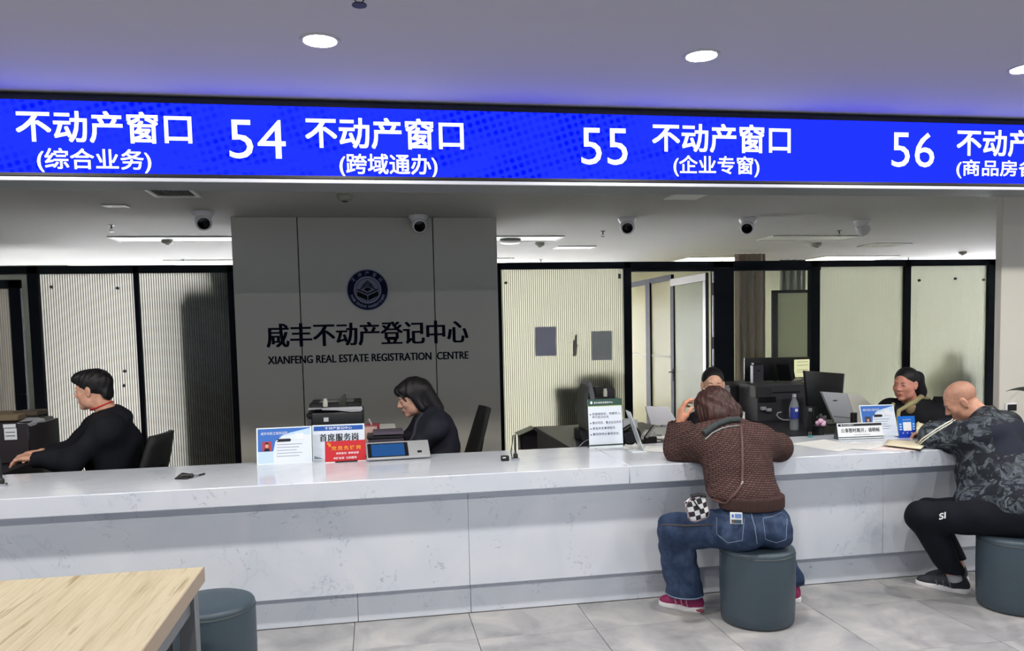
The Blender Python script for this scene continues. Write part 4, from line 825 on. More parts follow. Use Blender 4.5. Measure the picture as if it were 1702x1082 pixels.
# ---- things fixed to the fluted glass
def gl(name, label, cat, u0, u1, vb, vt, m, part='sheet', Y=PY+.004):
    a, b_ = atY(u0, vb, Y), atY(u1, vt, Y); t = thing(name, label, cat, tuple(a)); MB().box(a.x, b_.x, Y, Y+.003, a.z, b_.z).build(part, m, t); return t
def sheetmat(name, c):
    m = bpy.data.materials.new(name); m.use_nodes = True; nt = m.node_tree; nt.nodes.remove(nt.nodes['Principled BSDF']); a = N(m, 'ShaderNodeBsdfTranslucent'); b = N(m, 'ShaderNodeBsdfDiffuse'); x = N(m, 'ShaderNodeMixShader'); x.inputs[0].default_value = .35
    a.inputs[0].default_value = lin(*c); b.inputs[0].default_value = lin(*c); L(m, a.outputs[0], x.inputs[1]); L(m, b.outputs[0], x.inputs[2]); L(m, x.outputs[0], nt.nodes['Material Output'].inputs[0]); return m
mPos = sheetmat('paper_bluegrey', (190, 192, 214)); mPos2 = sheetmat('paper_greyer', (200, 204, 214))
gl('glass_notice', 'blue grey paper taped to the fluted glass, nearer the panel wall', 'poster', 890, 924, 592, 543, mPos); gl('glass_notice', 'grey paper taped to the fluted glass, nearer the door', 'poster', 984, 1017, 599, 550, mPos2)
gl('glass_sticker', 'small dark sticker near the top corner of the fluted glass', 'sticker', 1028, 1032, 463, 455, mDkG)
sh = Sheet(atY(946, 592, PY+.003), atY(966, 592, PY+.003), atY(946, 552, PY+.003)); t = thing('tape_residue', 'ragged torn paper remnant between the two glass papers', 'scrap', tuple(sh.o))
rr = random.Random(3); sh.shape([(.25+.1*rr.random(), 0), (.6, .02), (.62, .3), (.75, .45), (.6, .6), (.7, .85), (.55, .9), (.45, .7), (.3, .6), (.35, .35)], mat('residue', (170, 170, 160), .8), t, 'scrap', n=.002)
for k in range(8): a_, b_ = rr.random()*.9, .55+.4*rr.random(); sh.flat(a_, a_+.08, b_, b_+.03, mat('residue', (170, 170, 160), .8), t, 'scrap', n=.002)
mDot = mat('glass_bolt', (50, 48, 44), .5)
for u, v, w in ((85, 477, 'upper bolt on the first fluted pane, beside the frame'), (195, 479, 'upper bolt on the first fluted pane, by the middle post'), (207, 617, 'bolt on the fluted pane above the man\'s shoulder, higher one'), (206, 641, 'bolt on the fluted pane above the man\'s shoulder, lower one'),
                (841, 470, 'bolt in the top corner of the pane beside the panel wall'), (1528, 466, 'bolt on the last pale pane, first from its post'), (1588, 463, 'bolt on the last pale pane, middle one'), (1635, 465, 'bolt on the last pale pane, nearest the pillar')):
    p = atY(u, v, PY); t = thing('glass_bolt', w, 'bolt', tuple(p), group='small dark bolts on the glass panes'); MB().lathe([(0, -.012), (.012, -.012), (.015, -.004), (.015, .012)], p, 14, Matrix.Rotation(-math.pi/2, 4, 'X')).build('head', mDot, t)
# ---- things right behind the glass
t = thing('steel_cabinet', 'tall grey cabinet pressed against the fluted glass beside the panel wall', 'cabinet', (-1.6, 8.5, 0)); ca, cb = px2x(303, 600, 8.26), px2x(392, 600, 8.26)+.1; cz = atY(340, 505, 8.26).z
mCab = mat('cabinet_grey', (120, 126, 124), .5); MB().box(ca, cb, 8.262, 8.7, 0, cz, bev=.004).build('body', mCab, t)
t = thing('cardboard_box', 'brown box on top of the tall grey cabinet', 'box', (-1.5, 8.5, cz)); MB().box(ca+.05, cb, 8.262, 8.6, cz, cz+.10, bev=.003).build('body', mat('carton', (90, 70, 44), .8), t)
t = thing('dark_bag', 'dark bundle stacked above the brown box behind the glass', 'bag', (-1.4, 8.5, cz+.1)); MB().box(px2x(345, 500), cb, 8.262, 8.6, cz+.10, PZ-.06, bev=.05, seg=3).build('bundle', mat('bundle_dark', (30, 30, 36), .8), t)
t = thing('back_office_cabinet', 'dark shape of a low cabinet right behind the fluted glass with papers', 'cabinet', (2.1, 8.5, 0)); a, b_ = px2x(922), px2x(1036)
MB().box(a, b_-.12, 8.26, 8.6, 0, atY(960, 660, 8.26).z, bev=.004).build('body', mCab, t); MB().box(a-.01, b_-.11, 8.25, 8.62, atY(960, 660, 8.26).z, atY(960, 642, 8.26).z, bev=.006).build('top', mat('top_dark', (30, 32, 36), .5), t)
t = thing('printer_shape', 'dark rounded machine behind the fluted glass with papers', 'printer', (2.3, 8.5, .9)); MB().box(px2x(955), px2x(1022), 8.28, 8.55, atY(960, 642, 8.28).z, atY(990, 622, 8.28).z, bev=.03, seg=3).build('body', mat('shape_olive', (60, 60, 44), .6), t)
t = thing('storage_box', 'dark storage box on the floor side of the fluted glass', 'box', (1.5, 8.1, .2)); MB().box(px2x(866, 740, 7.9), px2x(914, 740, 7.9), 7.9, 8.1, 0, atY(890, 722, 7.9).z, bev=.01).build('body', mat('box_dark', (44, 40, 50), .5), t); MB().poly([atY(862, 724, 7.88), atY(890, 712, 7.88), atY(918, 724, 7.88)], (0, .25, 0)).build('lid', mBlkP, t)
t = thing('coat_shape', 'dark coat shape behind the last pale pane', 'coat', (6.8, 8.5, 1)); b = MB(); b.ell((px2x(1600), 8.42, atY(1600, 640, PY).z), (.34, .1, .22), n=10).ell((px2x(1600)+.1, 8.5, atY(1600, 600, PY).z), (.12, .1, .12), n=10).cyl((px2x(1600), 8.5, 0), (px2x(1600), 8.5, .9), .03); b.build('cloth', mat('coat_dark', (48, 44, 44), .9), t)
# curtain and window in the far room
t = thing('curtain', 'grey brown pleated curtain hanging behind the clear pane', 'curtain', (6.5, 12.6, 0))
def drape(x0, x1, y, z0, z1, m, n=90, amp=.03, per=.11):
    b = MB(); A = []; 
    for k in range(n+1):
        x = x0+(x1-x0)*k/n; yy = y+amp*math.sin(x/per*math.tau)+amp*.4*math.sin(x*17); A.append((b.bm.verts.new((x, yy, z0)), b.bm.verts.new((x, yy, z1))))
    for p_, q_ in zip(A, A[1:]): b.bm.faces.new((p_[0], q_[0], q_[1], p_[1]))
    return b.build('pleats', m, t, angle=180)
mCur = mat('curtain_cloth', (150, 134, 126), .9)
YC = 10.6; drape(px2x(1222, 520, YC), px2x(1272, 520, YC), YC, .05, 2.58, mCur)
t2 = t; t = thing('curtain', 'dark curtain above the frosted screen behind the clear pane', 'curtain', (8, 11.5, 0)); drape(px2x(1296, 460, 11.6), px2x(1339, 460, 11.6)+.0, 11.6, .05, 2.58, mat('curtain_dark', (110, 112, 108), .9), n=120)
# socket and plant at the pillar
p = atY(1678, 676, 4.89); t = thing('wall_socket', 'small black recessed socket with a white rim on the pale pillar', 'socket', tuple(p)); MB().box(p.x-.042, p.x+.042, 4.87, 4.889, p.z-.03, p.z+.028, bev=.003).build('rim', mWht, t); MB().box(p.x-.034, p.x+.036, 4.866, 4.8705, p.z-.026, p.z+.018).build('insert', mBlkP, t)
p = Vector((4.55, 4.5, ZK)); t = thing('potted_plant', 'potted plant on the counter end with one long leaf reaching before the pillar', 'plant', tuple(p))
p = Vector((atY(1760, 720, 4.6).x, 4.6, 0)); tz = atY(1672, 650, 4.6)
MB().lathe([(0, ZK), (.07, ZK), (.09, ZK+.13), (.08, ZK+.13), (.075, ZK+.11), (0, ZK+.11)], p, 28).build('pot', mWht, t)
def leaf(tip, w, side):
    b = MB(); base = p+Vector((0, 0, ZK+.11)); n = 10; prev = None; dv = (tip-base); pd = Vector((-dv.y, dv.x, 0)).normalized() if abs(dv.x)+abs(dv.y) > .02 else Vector((0, 1, 0))
    for k in range(n+1):
        f = k/n; c = base+dv*f; c.z = base.z+dv.z*(1-(1-f)**2.2)+.03*math.sin(f*math.pi); ww = w*math.sin(min(1, f*1.3+.12)*math.pi*.5)*(1-f**3)+.0005
        q_ = (pd*.75+Vector((0, 0, .65)))*ww; A = [b.bm.verts.new(c-q_), b.bm.verts.new(c+Vector((0, .004, -.004))), b.bm.verts.new(c+q_)]
        if prev: b.bm.faces.new((prev[0], prev[1], A[1], A[0])); b.bm.faces.new((prev[1], prev[2], A[2], A[1]))
        prev = A
    b.build('leaf', mat('leaf_green', (52, 62, 46), .4), t, angle=80)
leaf(tz, .032, 1); leaf(p+Vector((.2, -.1, 1.15)), .02, 1); leaf(p+Vector((.15, .15, 1.2)), .02, 1); leaf(p+Vector((.02, -.2, 1.1)), .02, 1); leaf(p+Vector((.25, .05, 1.0)), .02, 1)
# ================================================================= people: implicit surfaces turned into single meshes
def dense(pts, n=5): return [(pts[i][0]+(pts[i+1][0]-pts[i][0])*k/n, pts[i][1]+(pts[i+1][1]-pts[i][1])*k/n) for i in range(len(pts)-1) for k in range(n)]+[pts[-1]]
A3 = lambda v: np.array(v, dtype=np.float32)
def f_cap(a, b, ra, rb=None):
    a, b = A3(a), A3(b); rb = ra if rb is None else rb; ab = b-a; L2 = float(ab@ab)+1e-9
    def f(P):
        t = np.clip(((P-a)@ab)/L2, 0, 1); return np.linalg.norm(P-a-t[:, None]*ab, axis=1)-(ra+(rb-ra)*t)
    return f
def f_ell(c, r, R=None):
    c = A3(c); r = A3(r if hasattr(r, '__len__') else (r, r, r)); R = None if R is None else np.array(R, dtype=np.float32)
    def f(P):
        q = P-c
        if R is not None: q = q@R
        k0 = np.linalg.norm(q/r, axis=1); k1 = np.linalg.norm(q/(r*r), axis=1)+1e-9
        return k0*(k0-1)/k1
    return f
def f_box(c, h, rnd, R=None):
    c = A3(c); h = A3(h)-rnd; R = None if R is None else np.array(R, dtype=np.float32)
    def f(P):
        q = P-c
        if R is not None: q = q@R
        q = np.abs(q)-h; return np.linalg.norm(np.maximum(q, 0), axis=1)+np.minimum(q.max(axis=1), 0)-rnd
    return f
def smin(a, b, k): h = np.clip(.5+.5*(b-a)/k, 0, 1); return b*(1-h)+a*h-k*h*(1-h)
def smax(a, b, k): return -smin(-a, -b, k)
def f_uni(fs, k=.02):
    def f(P):
        d = fs[0](P)
        for g in fs[1:]: d = smin(d, g(P), k)
        return d
    return f
def f_sub(f1, f2, k=.006): return lambda P: smax(f1(P), -f2(P), k)
def f_and(f1, f2, k=.006): return lambda P: smax(f1(P), f2(P), k)
def f_plane(p, n):   # keeps the side n points away from
    p = A3(p); n = A3(Vector(n).normalized()); return lambda P: (P-p)@n
def f_local(f, c, R):   # R columns: local axes in world
    c = A3(c); R = np.array(R, dtype=np.float32); return lambda P: f((P-c)@R)
def wrinkle(f, amp, sc=18, seed=0, dirn=(1, 1, 1)):
    r = np.random.RandomState(seed); W = [(r.randn(3)*A3(dirn)*sc*(.6+.25*k), r.rand()*6, 1/(1+.4*k)) for k in range(6)]; W2 = [(r.randn(3)*sc*.35, r.rand()*6) for _ in range(3)]
    W = [(w.astype(np.float32), p, a) for w, p, a in W]; W2 = [(w.astype(np.float32), p) for w, p in W2]
    def g(P):
        d = f(P); ph = sum(np.sin(P@w+p) for w, p in W2)*1.3; s = 0
        for w, p, a in W: s = s+a*np.sin(P@w+p+ph)
        s = s/2.4
        return d-amp*np.sign(s)*np.abs(s)**.8
    return g
def surface(f, lo, hi, vox):
    lo, hi = A3(lo), A3(hi); B = 8; n = np.maximum(1, np.ceil((hi-lo)/vox/B).astype(int)); N3 = n*B
    bc = np.stack(np.meshgrid(*[np.arange(k) for k in n], indexing='ij'), -1).reshape(-1, 3)
    cen = (lo+(bc*B+(B-1)/2)*vox).astype(np.float32); dc = f(cen); near = np.abs(dc) < B*vox*.87*1.35+.006
    D = np.repeat(np.repeat(np.repeat(dc.reshape(n), B, 0), B, 1), B, 2).astype(np.float32)
    loc = np.stack(np.meshgrid(*[np.arange(B)]*3, indexing='ij'), -1).reshape(-1, 3); nb = bc[near]
    for s in range(0, len(nb), 600):
        q = nb[s:s+600]; idx = (q[:, None, :]*B+loc[None]).reshape(-1, 3); D[idx[:, 0], idx[:, 1], idx[:, 2]] = f((lo+idx*vox).astype(np.float32))
    S = D < 0; a = S[:-1, :-1, :-1].astype(np.int8)
    tot = sum(S[i:N3[0]-1+i, j:N3[1]-1+j, k:N3[2]-1+k].astype(np.int8) for i in (0, 1) for j in (0, 1) for k in (0, 1))
    act = np.argwhere((tot > 0) & (tot < 8)); cid = -np.ones(tot.shape, np.int64); cid[act[:, 0], act[:, 1], act[:, 2]] = np.arange(len(act))
    off = np.array([(i, j, k) for i in (0, 1) for j in (0, 1) for k in (0, 1)]); cd_ = np.stack([D[act[:, 0]+o[0], act[:, 1]+o[1], act[:, 2]+o[2]] for o in off], 1)
    acc = np.zeros((len(act), 3)); cnt = np.zeros(len(act))
    for i in range(8):
        for j in range(i+1, 8):
            if np.abs(off[i]-off[j]).sum() != 1: continue
            m = (cd_[:, i] < 0) != (cd_[:, j] < 0); t = cd_[m, i]/(cd_[m, i]-cd_[m, j]); acc[m] += off[i]+(off[j]-off[i])*t[:, None]; cnt[m] += 1
    V = lo+(act+acc/cnt[:, None])*vox; F = []
    for ax in range(3):
        u, w = (ax+1) % 3, (ax+2) % 3; sl = [slice(None)]*3; sl2 = [slice(None)]*3; sl[ax] = slice(0, -1); sl2[ax] = slice(1, None)
        ch = np.argwhere(S[tuple(sl)] != S[tuple(sl2)]); ch = ch[(ch[:, u] > 0) & (ch[:, w] > 0) & (ch[:, u] < N3[u]-1) & (ch[:, w] < N3[w]-1)]
        if not len(ch): continue
        inn = S[ch[:, 0], ch[:, 1], ch[:, 2]]; e = np.zeros(3, int); q = []
        for du, dw in ((0, 0), (-1, 0), (-1, -1), (0, -1)):
            c = ch.copy(); c[:, u] += du; c[:, w] += dw; q.append(cid[c[:, 0], c[:, 1], c[:, 2]])
        q = np.stack(q, 1); q[~inn] = q[~inn][:, ::-1]; F.append(q)
    F = np.concatenate(F); F = F[(F >= 0).all(1)]
    return V, F
def sdf_obj(name, f, lo, hi, vox, m, parent, proj=1):
    V, F = surface(f, lo, hi, vox); V = V.astype(np.float32)
    for _ in range(proj):   # slide the vertices onto the exact surface
        e = 1e-3; d = f(V); g = np.stack([f(V+A3([e*(k == i) for k in range(3)]))-d for i in range(3)], 1)/e
        g /= np.maximum(np.linalg.norm(g, axis=1)[:, None], .3); V = V-g*np.clip(d, -vox, vox)[:, None]*.8
    me = bpy.data.meshes.new(name); me.vertices.add(len(V)); me.vertices.foreach_set('co', V.ravel()); me.loops.add(len(F)*4); me.loops.foreach_set('vertex_index', F.ravel().astype(np.int32))
    me.polygons.add(len(F)); me.polygons.foreach_set('loop_start', np.arange(0, len(F)*4, 4, dtype=np.int32)); me.polygons.foreach_set('loop_total', np.full(len(F), 4, dtype=np.int32)); me.update(calc_edges=True); me.validate()
    return link_mesh(name, me, m, parent, angle=180)
def snap(f, p, off=.002):
    p = A3(p)[None]
    for _ in range(8):
        e = 1e-3; d = f(p); g = np.stack([f(p+A3([e*(k == i) for k in range(3)]))-d for i in range(3)], 1)/e; g /= np.maximum(np.linalg.norm(g, axis=1)[:, None], .2); p = p-g*(d-off)[:, None]*.8
    return Vector(p[0].tolist())
def to_cam(f, u, v, Y0, off=.002):
    """first point of surface f met by the sight line through a picture point"""
    d = ray(u, v); n = np.linspace(Y0-.7, Y0+.7, 400)/d.y; P = A3(EYE)[None]+n[:, None].astype(np.float32)*A3(d)[None]; s = f(P)
    k = int(np.argmax(s < 0)) if (s < 0).any() else int(np.argmin(s)); return snap(f, P[k], off)
# ---------------------------------------------------------------- materials
def skin(name, rgb, cheeks=None):
    m = mat(name, rgb, .5, spec=.35); b = BS(m); b.inputs['Subsurface Weight'].default_value = .15; b.inputs['Subsurface Radius'].default_value = (.012, .005, .003)
    n = N(m, 'ShaderNodeTexNoise', i_Scale=30.0, i_Detail=3.0); L(m, coord(m), n.inputs[0]); r, g, bl = rgb
    c = ramp(m, n.outputs[0], [(.35, (int(r*.95), int(g*.92), int(bl*.9))), (.65, (min(255, int(r*1.04)), int(g*1.02), int(bl*1.02)))]); L(m, c, b.inputs['Base Color']); return m
def hairmat(name, a, b_, rough=.42):
    m = mat(name, a, rough, spec=.35); b = BS(m); n = N(m, 'ShaderNodeTexNoise', i_Scale=26.0, i_Detail=5.0, i_Distortion=.6); L(m, coord(m, (3.0, 3.0, .45)), n.inputs[0])
    c = ramp(m, n.outputs[0], [(.35, a), (.68, b_)]); L(m, c, b.inputs['Base Color']); bp = N(m, 'ShaderNodeBump', i_Strength=.7, i_Distance=.004); L(m, n.outputs[0], bp.inputs['Height']); L(m, bp.outputs[0], b.inputs['Normal']); return m
mEyeW = mat('eye_white', (214, 208, 204), .25); mIris = mat('iris_dark', (22, 14, 12), .2); mBrow = mat('brow_black', (24, 18, 18), .7); mLip = mat('lip_rose', (168, 92, 88), .45)
mHairB = hairmat('black_hair', (9, 8, 12), (24, 21, 26), .5)
# ---------------------------------------------------------------- head
def head_frame(c, fwd, up=(0, 0, 1)):
    f = Vector(fwd).normalized(); u = Vector(up); u = (u-f*u.dot(f)).normalized(); x = f.cross(u)
    return Vector(c), Matrix((x, f, u)).transposed()          # columns = local axes in world
def head_local(fem=False, jaw=1.0):
    j = jaw; P = [f_ell((0, -.014, .040), (.073, .092, .080)), f_ell((0, .022, -.025), (.059*j, .066, .084)), f_cap((-.030*j, .018, -.066), (.030*j, .018, -.066), .030)]
    f1 = f_uni(P, .03)
    f2 = f_uni([f1, f_ell((0, .068, -.093), (.022, .019, .016)), f_cap((-.030, .074, .028), (.030, .074, .028), .011 if not fem else .009), f_ell((-.038, .055, -.018), (.022*j, .022, .022)), f_ell((.038, .055, -.018), (.022*j, .022, .022))], .022)
    sock = f_uni([f_ell((-.031, .100, .010), (.019, .016, .012)), f_ell((.031, .100, .010), (.019, .016, .012))], .004)
    f3 = f_sub(f2, sock, .014)
    lids = f_uni([f3, f_ell((-.031, .0735, .010), (.0155, .0135, .0115)), f_ell((.031, .0735, .010), (.0155, .0135, .0115))], .005)
    nose = f_uni([f_cap((0, .084, .018), (0, .104, -.016), .0065, .0095), f_ell((0, .104, -.020), (.010, .010, .009)), f_ell((-.012, .094, -.024), (.0075, .009, .007)), f_ell((.012, .094, -.024), (.0075, .009, .007))], .008)
    mouth = f_uni([f_ell((0, .080, -.052), (.024, .013, .010)), f_ell((0, .079, -.064), (.020, .013, .009))], .006)
    ears = []
    for s in (-1, 1):
        e = f_sub(f_uni([f_ell((s*.076, -.006, .004), (.009, .018, .028), Matrix.Rotation(s*.35, 3, 'Z')), f_ell((s*.074, -.002, -.022), (.007, .010, .012))], .008), f_ell((s*.088, .001, .004), (.008, .010, .017)), .004); ears.append(e)
    return f_uni([f_uni([lids, nose, mouth], .010), ears[0], ears[1]], .007)
def head_parts(t, c, R, fl, body, eyes='open', brow=1):
    """eyes, lashes, brows and lips as parts laid on the head surface"""
    R3 = Matrix(R); W_ = lambda p: Vector(c)+R3 @ Vector(p)
    def front(x, z, off=0):
        ys = np.linspace(.13, .03, 200); P = np.array([[x, y, z] for y in ys], dtype=np.float32); d = fl(P); k = int(np.argmax(d < 0)); return Vector((x, float(ys[k])+off, z))
    for s in (-1, 1):
        pts = [front(s*(.018+.0045*k), .0085+.0035*math.sin(k/6*math.pi)-(.0018 if eyes != 'open' else 0), .0003) for k in range(7)]
        if eyes == 'open':
            MB().ell(W_(front(s*.031, .008, -.0052)), (.0120, .0058, .0034), R3, 8).build('eye', mEyeW, body); MB().ell(W_(front(s*.031, .0085, -.0025)), (.0050, .0045, .0036), R3, 8).build('iris', mIris, body)
        b = MB(); b.tube([W_(p) for p in pts], [.0008, .0014, .0018, .002, .002, .0018, .001], 6); b.build('eyelash', mBrow, body)
        pts = [front(s*(.014+.0048*k), .026+.006*math.sin(k/6*2.2)-.0006*k, .0005) for k in range(7)]
        b = MB(); b.tube([W_(p-Vector((0, .0012, 0))) for p in pts], [.0012, .0022, .0027, .0027, .0024, .0018, .001], 6); b.build('eyebrow', mBrow, body)
    if brow:
        P = [front(-.021+.006*k, -.0575+.0022*math.cos(k*1.0)*0, .0) for k in range(8)]
        b = MB(); b.tube([W_(p+Vector((0, .0002, .0028-.002*abs(k-3.5)/3.5))) for k, p in enumerate(P)], [.001, .0028, .0036, .0036, .0036, .0036, .0028, .001], 6).tube([W_(front(-.018+.0052*k, -.0635)+Vector((0, .0002, .001*abs(k-3.5)/3.5))) for k in range(8)], [.001, .003, .004, .0044, .0044, .004, .003, .001], 6); b.build('lips', mLip, body)
def hair_short(fl):
    h = f_uni([f_ell((0, -.024, .048), (.084, .103, .090)), f_ell((0, .045, .096), (.060, .050, .034)), f_cap((-.035, .076, .082), (.035, .076, .082), .021, .021)], .03)
    k = f_and(h, lambda P: -(P[:, 2]+.002-.70*P[:, 1]), .008); k = f_uni([k, f_ell((0, -.088, -.02), (.060, .026, .05))], .02)
    k = f_sub(k, f_uni([f_ell((s*.088, .002, -.002), (.022, .024, .036)) for s in (-1, 1)], .004), .006)
    return lambda P: k(P)+.0022*np.sin(P[:, 0]*150+P[:, 1]*40)*np.sin(P[:, 1]*120+P[:, 2]*60)
def hand_sdf(W0, d, n, side, curl=(.5, .6, .4), L_=1.0, thumb=(.75, .6, .25), spread=.05, tcurl=.25):
    """palm and five fingers: W0 wrist, d towards the fingers, n palm normal, side = thumb side"""
    W0 = Vector(W0); d = Vector(d).normalized(); n = Vector(n); n = (n-d*n.dot(d)).normalized(); s = Vector(side); s = (s-d*s.dot(d)-n*s.dot(n)).normalized()
    palm = []; fing = []
    for i in range(4):
        kx = (.031-.0205*i)*L_; K = W0+d*((.088-.004*abs(i-1.2))*L_)+s*kx; palm.append(f_cap(W0+s*kx*.55+d*.008, K, .0155*L_, .0125*L_))
        dd = (d+s*spread*(1.5-i)).normalized(); p = K; a = 0; rr_ = [.0098, .0088, .0080, .0068]; ls = [.043, .027, .022]; f = (.94, 1.05, .98, .78)[i]; cu = curl if not hasattr(curl[0], '__len__') else curl[i]
        for j in range(3):
            a += cu[j]; q = p+(dd*math.cos(a)+n*math.sin(a))*ls[j]*f*L_; fing.append(f_cap(p, q, rr_[j]*L_, rr_[j+1]*L_)); p = q
    palm.append(f_ell(W0+d*.045*L_, (.038*L_, .045*L_, .016*L_), Matrix((s, d, n)).transposed()))
    t0 = W0+d*.018*L_+s*.024*L_+n*.006; td = (s*thumb[0]+d*thumb[1]+n*thumb[2]).normalized(); q = t0+td*.042*L_; th = [f_cap(t0, q, .0145*L_, .0115*L_)]
    td2 = (td-s*tcurl*1.2+d*tcurl+n*tcurl).normalized(); q2 = q+td2*.032*L_; th.append(f_cap(q, q2, .0108*L_, .0095*L_)); td3 = (td2-s*tcurl+n*tcurl*.5).normalized(); th.append(f_cap(q2, q2+td3*.024*L_, .0098*L_, .0078*L_))
    pf = f_uni(palm, .012); ff = f_uni([pf]+fing, .005); return f_uni([ff]+th, .008)
def basis(up, fwd):
    u = Vector(up).normalized(); f = Vector(fwd); f = (f-u*f.dot(u)).normalized(); x = f.cross(u); return Matrix((x, f, u)).transposed()
def limbs(J, g=0.0, arms=True, legs=True, torso=True, k=.05, s=1.0):
    """clothed or bare trunk and limbs, grown by g; J holds world joints"""
    T = []
    ch, pe, nk = J['chest'], J['pelvis'], J['neck']; B = basis(nk-ch, J['fwd']); B2 = basis(ch-pe, J['fwd'])
    if torso:
        T += [f_ell(ch, ((.150+g)*s, (.105+g)*s, (.17+g)*s), B), f_ell(ch.lerp(pe, .5), ((.135+g)*s, (.105+g)*s, (.16+g)*s), B2), f_ell(pe, ((.165+g)*s, (.125+g)*s, (.12+g)*s), B2)]
        T += [f_cap(J['shL'].lerp(nk, .15), J['shR'].lerp(nk, .15), .055+g, .055+g), f_cap(nk, J['shL'], .045+g, .05+g), f_cap(nk, J['shR'], .045+g, .05+g)]
    if arms:
        for a in 'LR':
            T += [f_cap(J['sh'+a], J['el'+a], .052*s+g, .040*s+g), f_cap(J['el'+a], J['wr'+a], .041*s+g, .027*s+g)]
    if legs:
        for a in 'LR':
            T += [f_cap(J['hip'+a], J['kn'+a], .085*s+g, .060*s+g), f_cap(J['kn'+a], J['an'+a], .056*s+g, .036*s+g), f_ell(J['kn'+a].lerp(J['an'+a], .3)+J.get('calf', Vector((0, 0, 0))), .058*s+g)]
    return f_uni(T, k)
def foot_sdf(an, toe, s=1):
    an, toe = Vector(an), Vector(toe); h = an+Vector((0, 0, -.05))-(toe-an).normalized()*.02; return f_uni([f_cap(an, h, .034*s, .032*s), f_cap(h, toe.lerp(h, .1), .032*s, .026*s)], .03)
def bbox(J, extra=(), pad=.22):
    P = [v for v in list(J.values())+list(extra) if isinstance(v, Vector) and v.length > 1.2]; return [min(p[i] for p in P)-pad for i in range(3)], [max(p[i] for p in P)+pad for i in range(3)]
def body(t, J, hc, hR, hl, hands, m, vox=.0052, s=1.0, neck_r=.050, feet=()):
    hw = f_local(hl, hc, hR); R3 = Matrix(hR); nb = Vector(hc)+R3 @ Vector((0, -.022, -.045))
    parts = [limbs(J, 0, s=s), f_cap(J['neck'], nb, neck_r+.006, neck_r)]
    f = f_uni([f_uni(parts+[foot_sdf(*q) for q in feet], .03), hw], .022); f = f_uni([f]+hands, .012)
    lo, hi = bbox({k: v for k, v in J.items() if k != 'fwd'}, [Vector(hc)], .23); return sdf_obj('body', f, lo, hi, vox, m, t), f
def person(label, loc): return thing('person', label, 'person', loc)
def shoe(t, heel, toe, mU, mS, z0=0.0, h=.085, w=.048, name='shoe', collar=None, mL=None, mA=None):
    heel, toe = Vector(heel), Vector(toe); d = (toe-heel); Ln = d.length; d.normalize(); x = d.cross(Vector((0, 0, 1))); z = x.cross(d); R_ = Matrix((x, d, z)).transposed()
    prof = [(0, .6), (.04, .82), (.15, .92), (.35, .80), (.5, .82), (.7, 1.0), (.85, .92), (.95, .66), (1, .3)]
    out = [heel+d*Ln*a+x*w*b_ for a, b_ in prof]+[heel+d*Ln*a-x*w*b_ for a, b_ in prof[::-1]]
    P = lambda a, xx, zz: heel+d*Ln*a+x*xx+z*zz
    up = f_uni([f_ell(P(.22, 0, .045), (w*.80, Ln*.23, .045), R_), f_ell(P(.5, 0, .038), (w*.80, Ln*.30, .040), R_), f_ell(P(.78, 0, .028), (w*.88, Ln*.21, .034), R_), f_cap(P(.22, 0, .05), P(.17, 0, h), w*.72, w*.62)], .03)
    up = f_sub(up, f_cap(P(.17, 0, h+.03), P(.2, 0, h-.012), w*.55), .006); up = f_and(up, f_plane(P(0, 0, .012), -z), .004)
    lo = [min(v[i] for v in (heel, toe))-.1 for i in range(3)]; hi = [max(v[i] for v in (heel, toe))+.14 for i in range(3)]
    o = sdf_obj(name, up, lo, hi, .0045, mU, t); MB().poly([p for p in out], z*.030, bev=.008).build('sole', mS, o)
    if mL:
        b = MB()
        for k in range(5): a = .40+.075*k; b.tube([snap(up, P(a, s_*w*.45, .08), .001) if s_ else snap(up, P(a+.01, 0, .09), .003) for s_ in (-1, -.5, 0, .5, 1)], .0028, 6)
        b.build('lace_set', mL, o, kind='stuff')
    if mA:
        for s_ in (-1, 1):
            for a in (.30, .42, .54): b = MB(); b.tube([snap(up, P(a+.05*q, s_*w*1.2, .022+.05*q), .0006) for q in (0, .3, .6, .9)], .0045, 6); b.build('side_stripe', mA, o)
    return o, up
V = Vector
# ================================================================= 1. seated man in the black hoodie
mSk1 = skin('skin_man', (206, 160, 138)); mHood = mat('hoodie_black', (17, 19, 27), .85, spec=.25, bump=(220, .15)); mTrK = mat('trousers_black', (16, 18, 24), .8, spec=.25)
hc, hR = head_frame(atY(154, 650, 5.24), (-1, .10, -.10), (0, 0, 1))
t = person('man with short black hair in a black hoodie typing at the desk', (atY(195, 780, 5.25).x, 5.25, 0))
P_ = lambda u, v, Y: atY(u, v, Y)
J = dict(neck=P_(184, 693, 5.25), chest=P_(180, 733, 5.25), pelvis=V((P_(196, 780, 5.25).x, 5.25, .56)), fwd=V((-1, 0, 0)),
         shL=P_(176, 714, 5.07), shR=P_(168, 708, 5.42), elL=P_(120, 768, 5.06), elR=P_(112, 752, 5.44), wrL=P_(62, 762, 5.10), wrR=P_(70, 752, 5.36))
hx = J['pelvis']; J.update(hipL=hx+V((-.06, -.09, -.02)), hipR=hx+V((-.06, .09, -.02)), knL=hx+V((-.46, -.12, -.02)), knR=hx+V((-.46, .14, -.02)), anL=hx+V((-.44, -.12, -.46)), anR=hx+V((-.44, .14, -.46)))
hl = head_local(jaw=1.05)
hands = [hand_sdf(J['wrL'], (-1, .1, .05), (0, 0, -1), (0, 1, 0), curl=(.35, .5, .3)), hand_sdf(J['wrR'], (-1, -.1, -.02), (0, 0, -1), (0, -1, 0), curl=(.3, .45, .3))]
bo, bf = body(t, J, hc, hR, hl, hands, mSk1, neck_r=.056); head_parts(t, hc, hR, hl, bo)
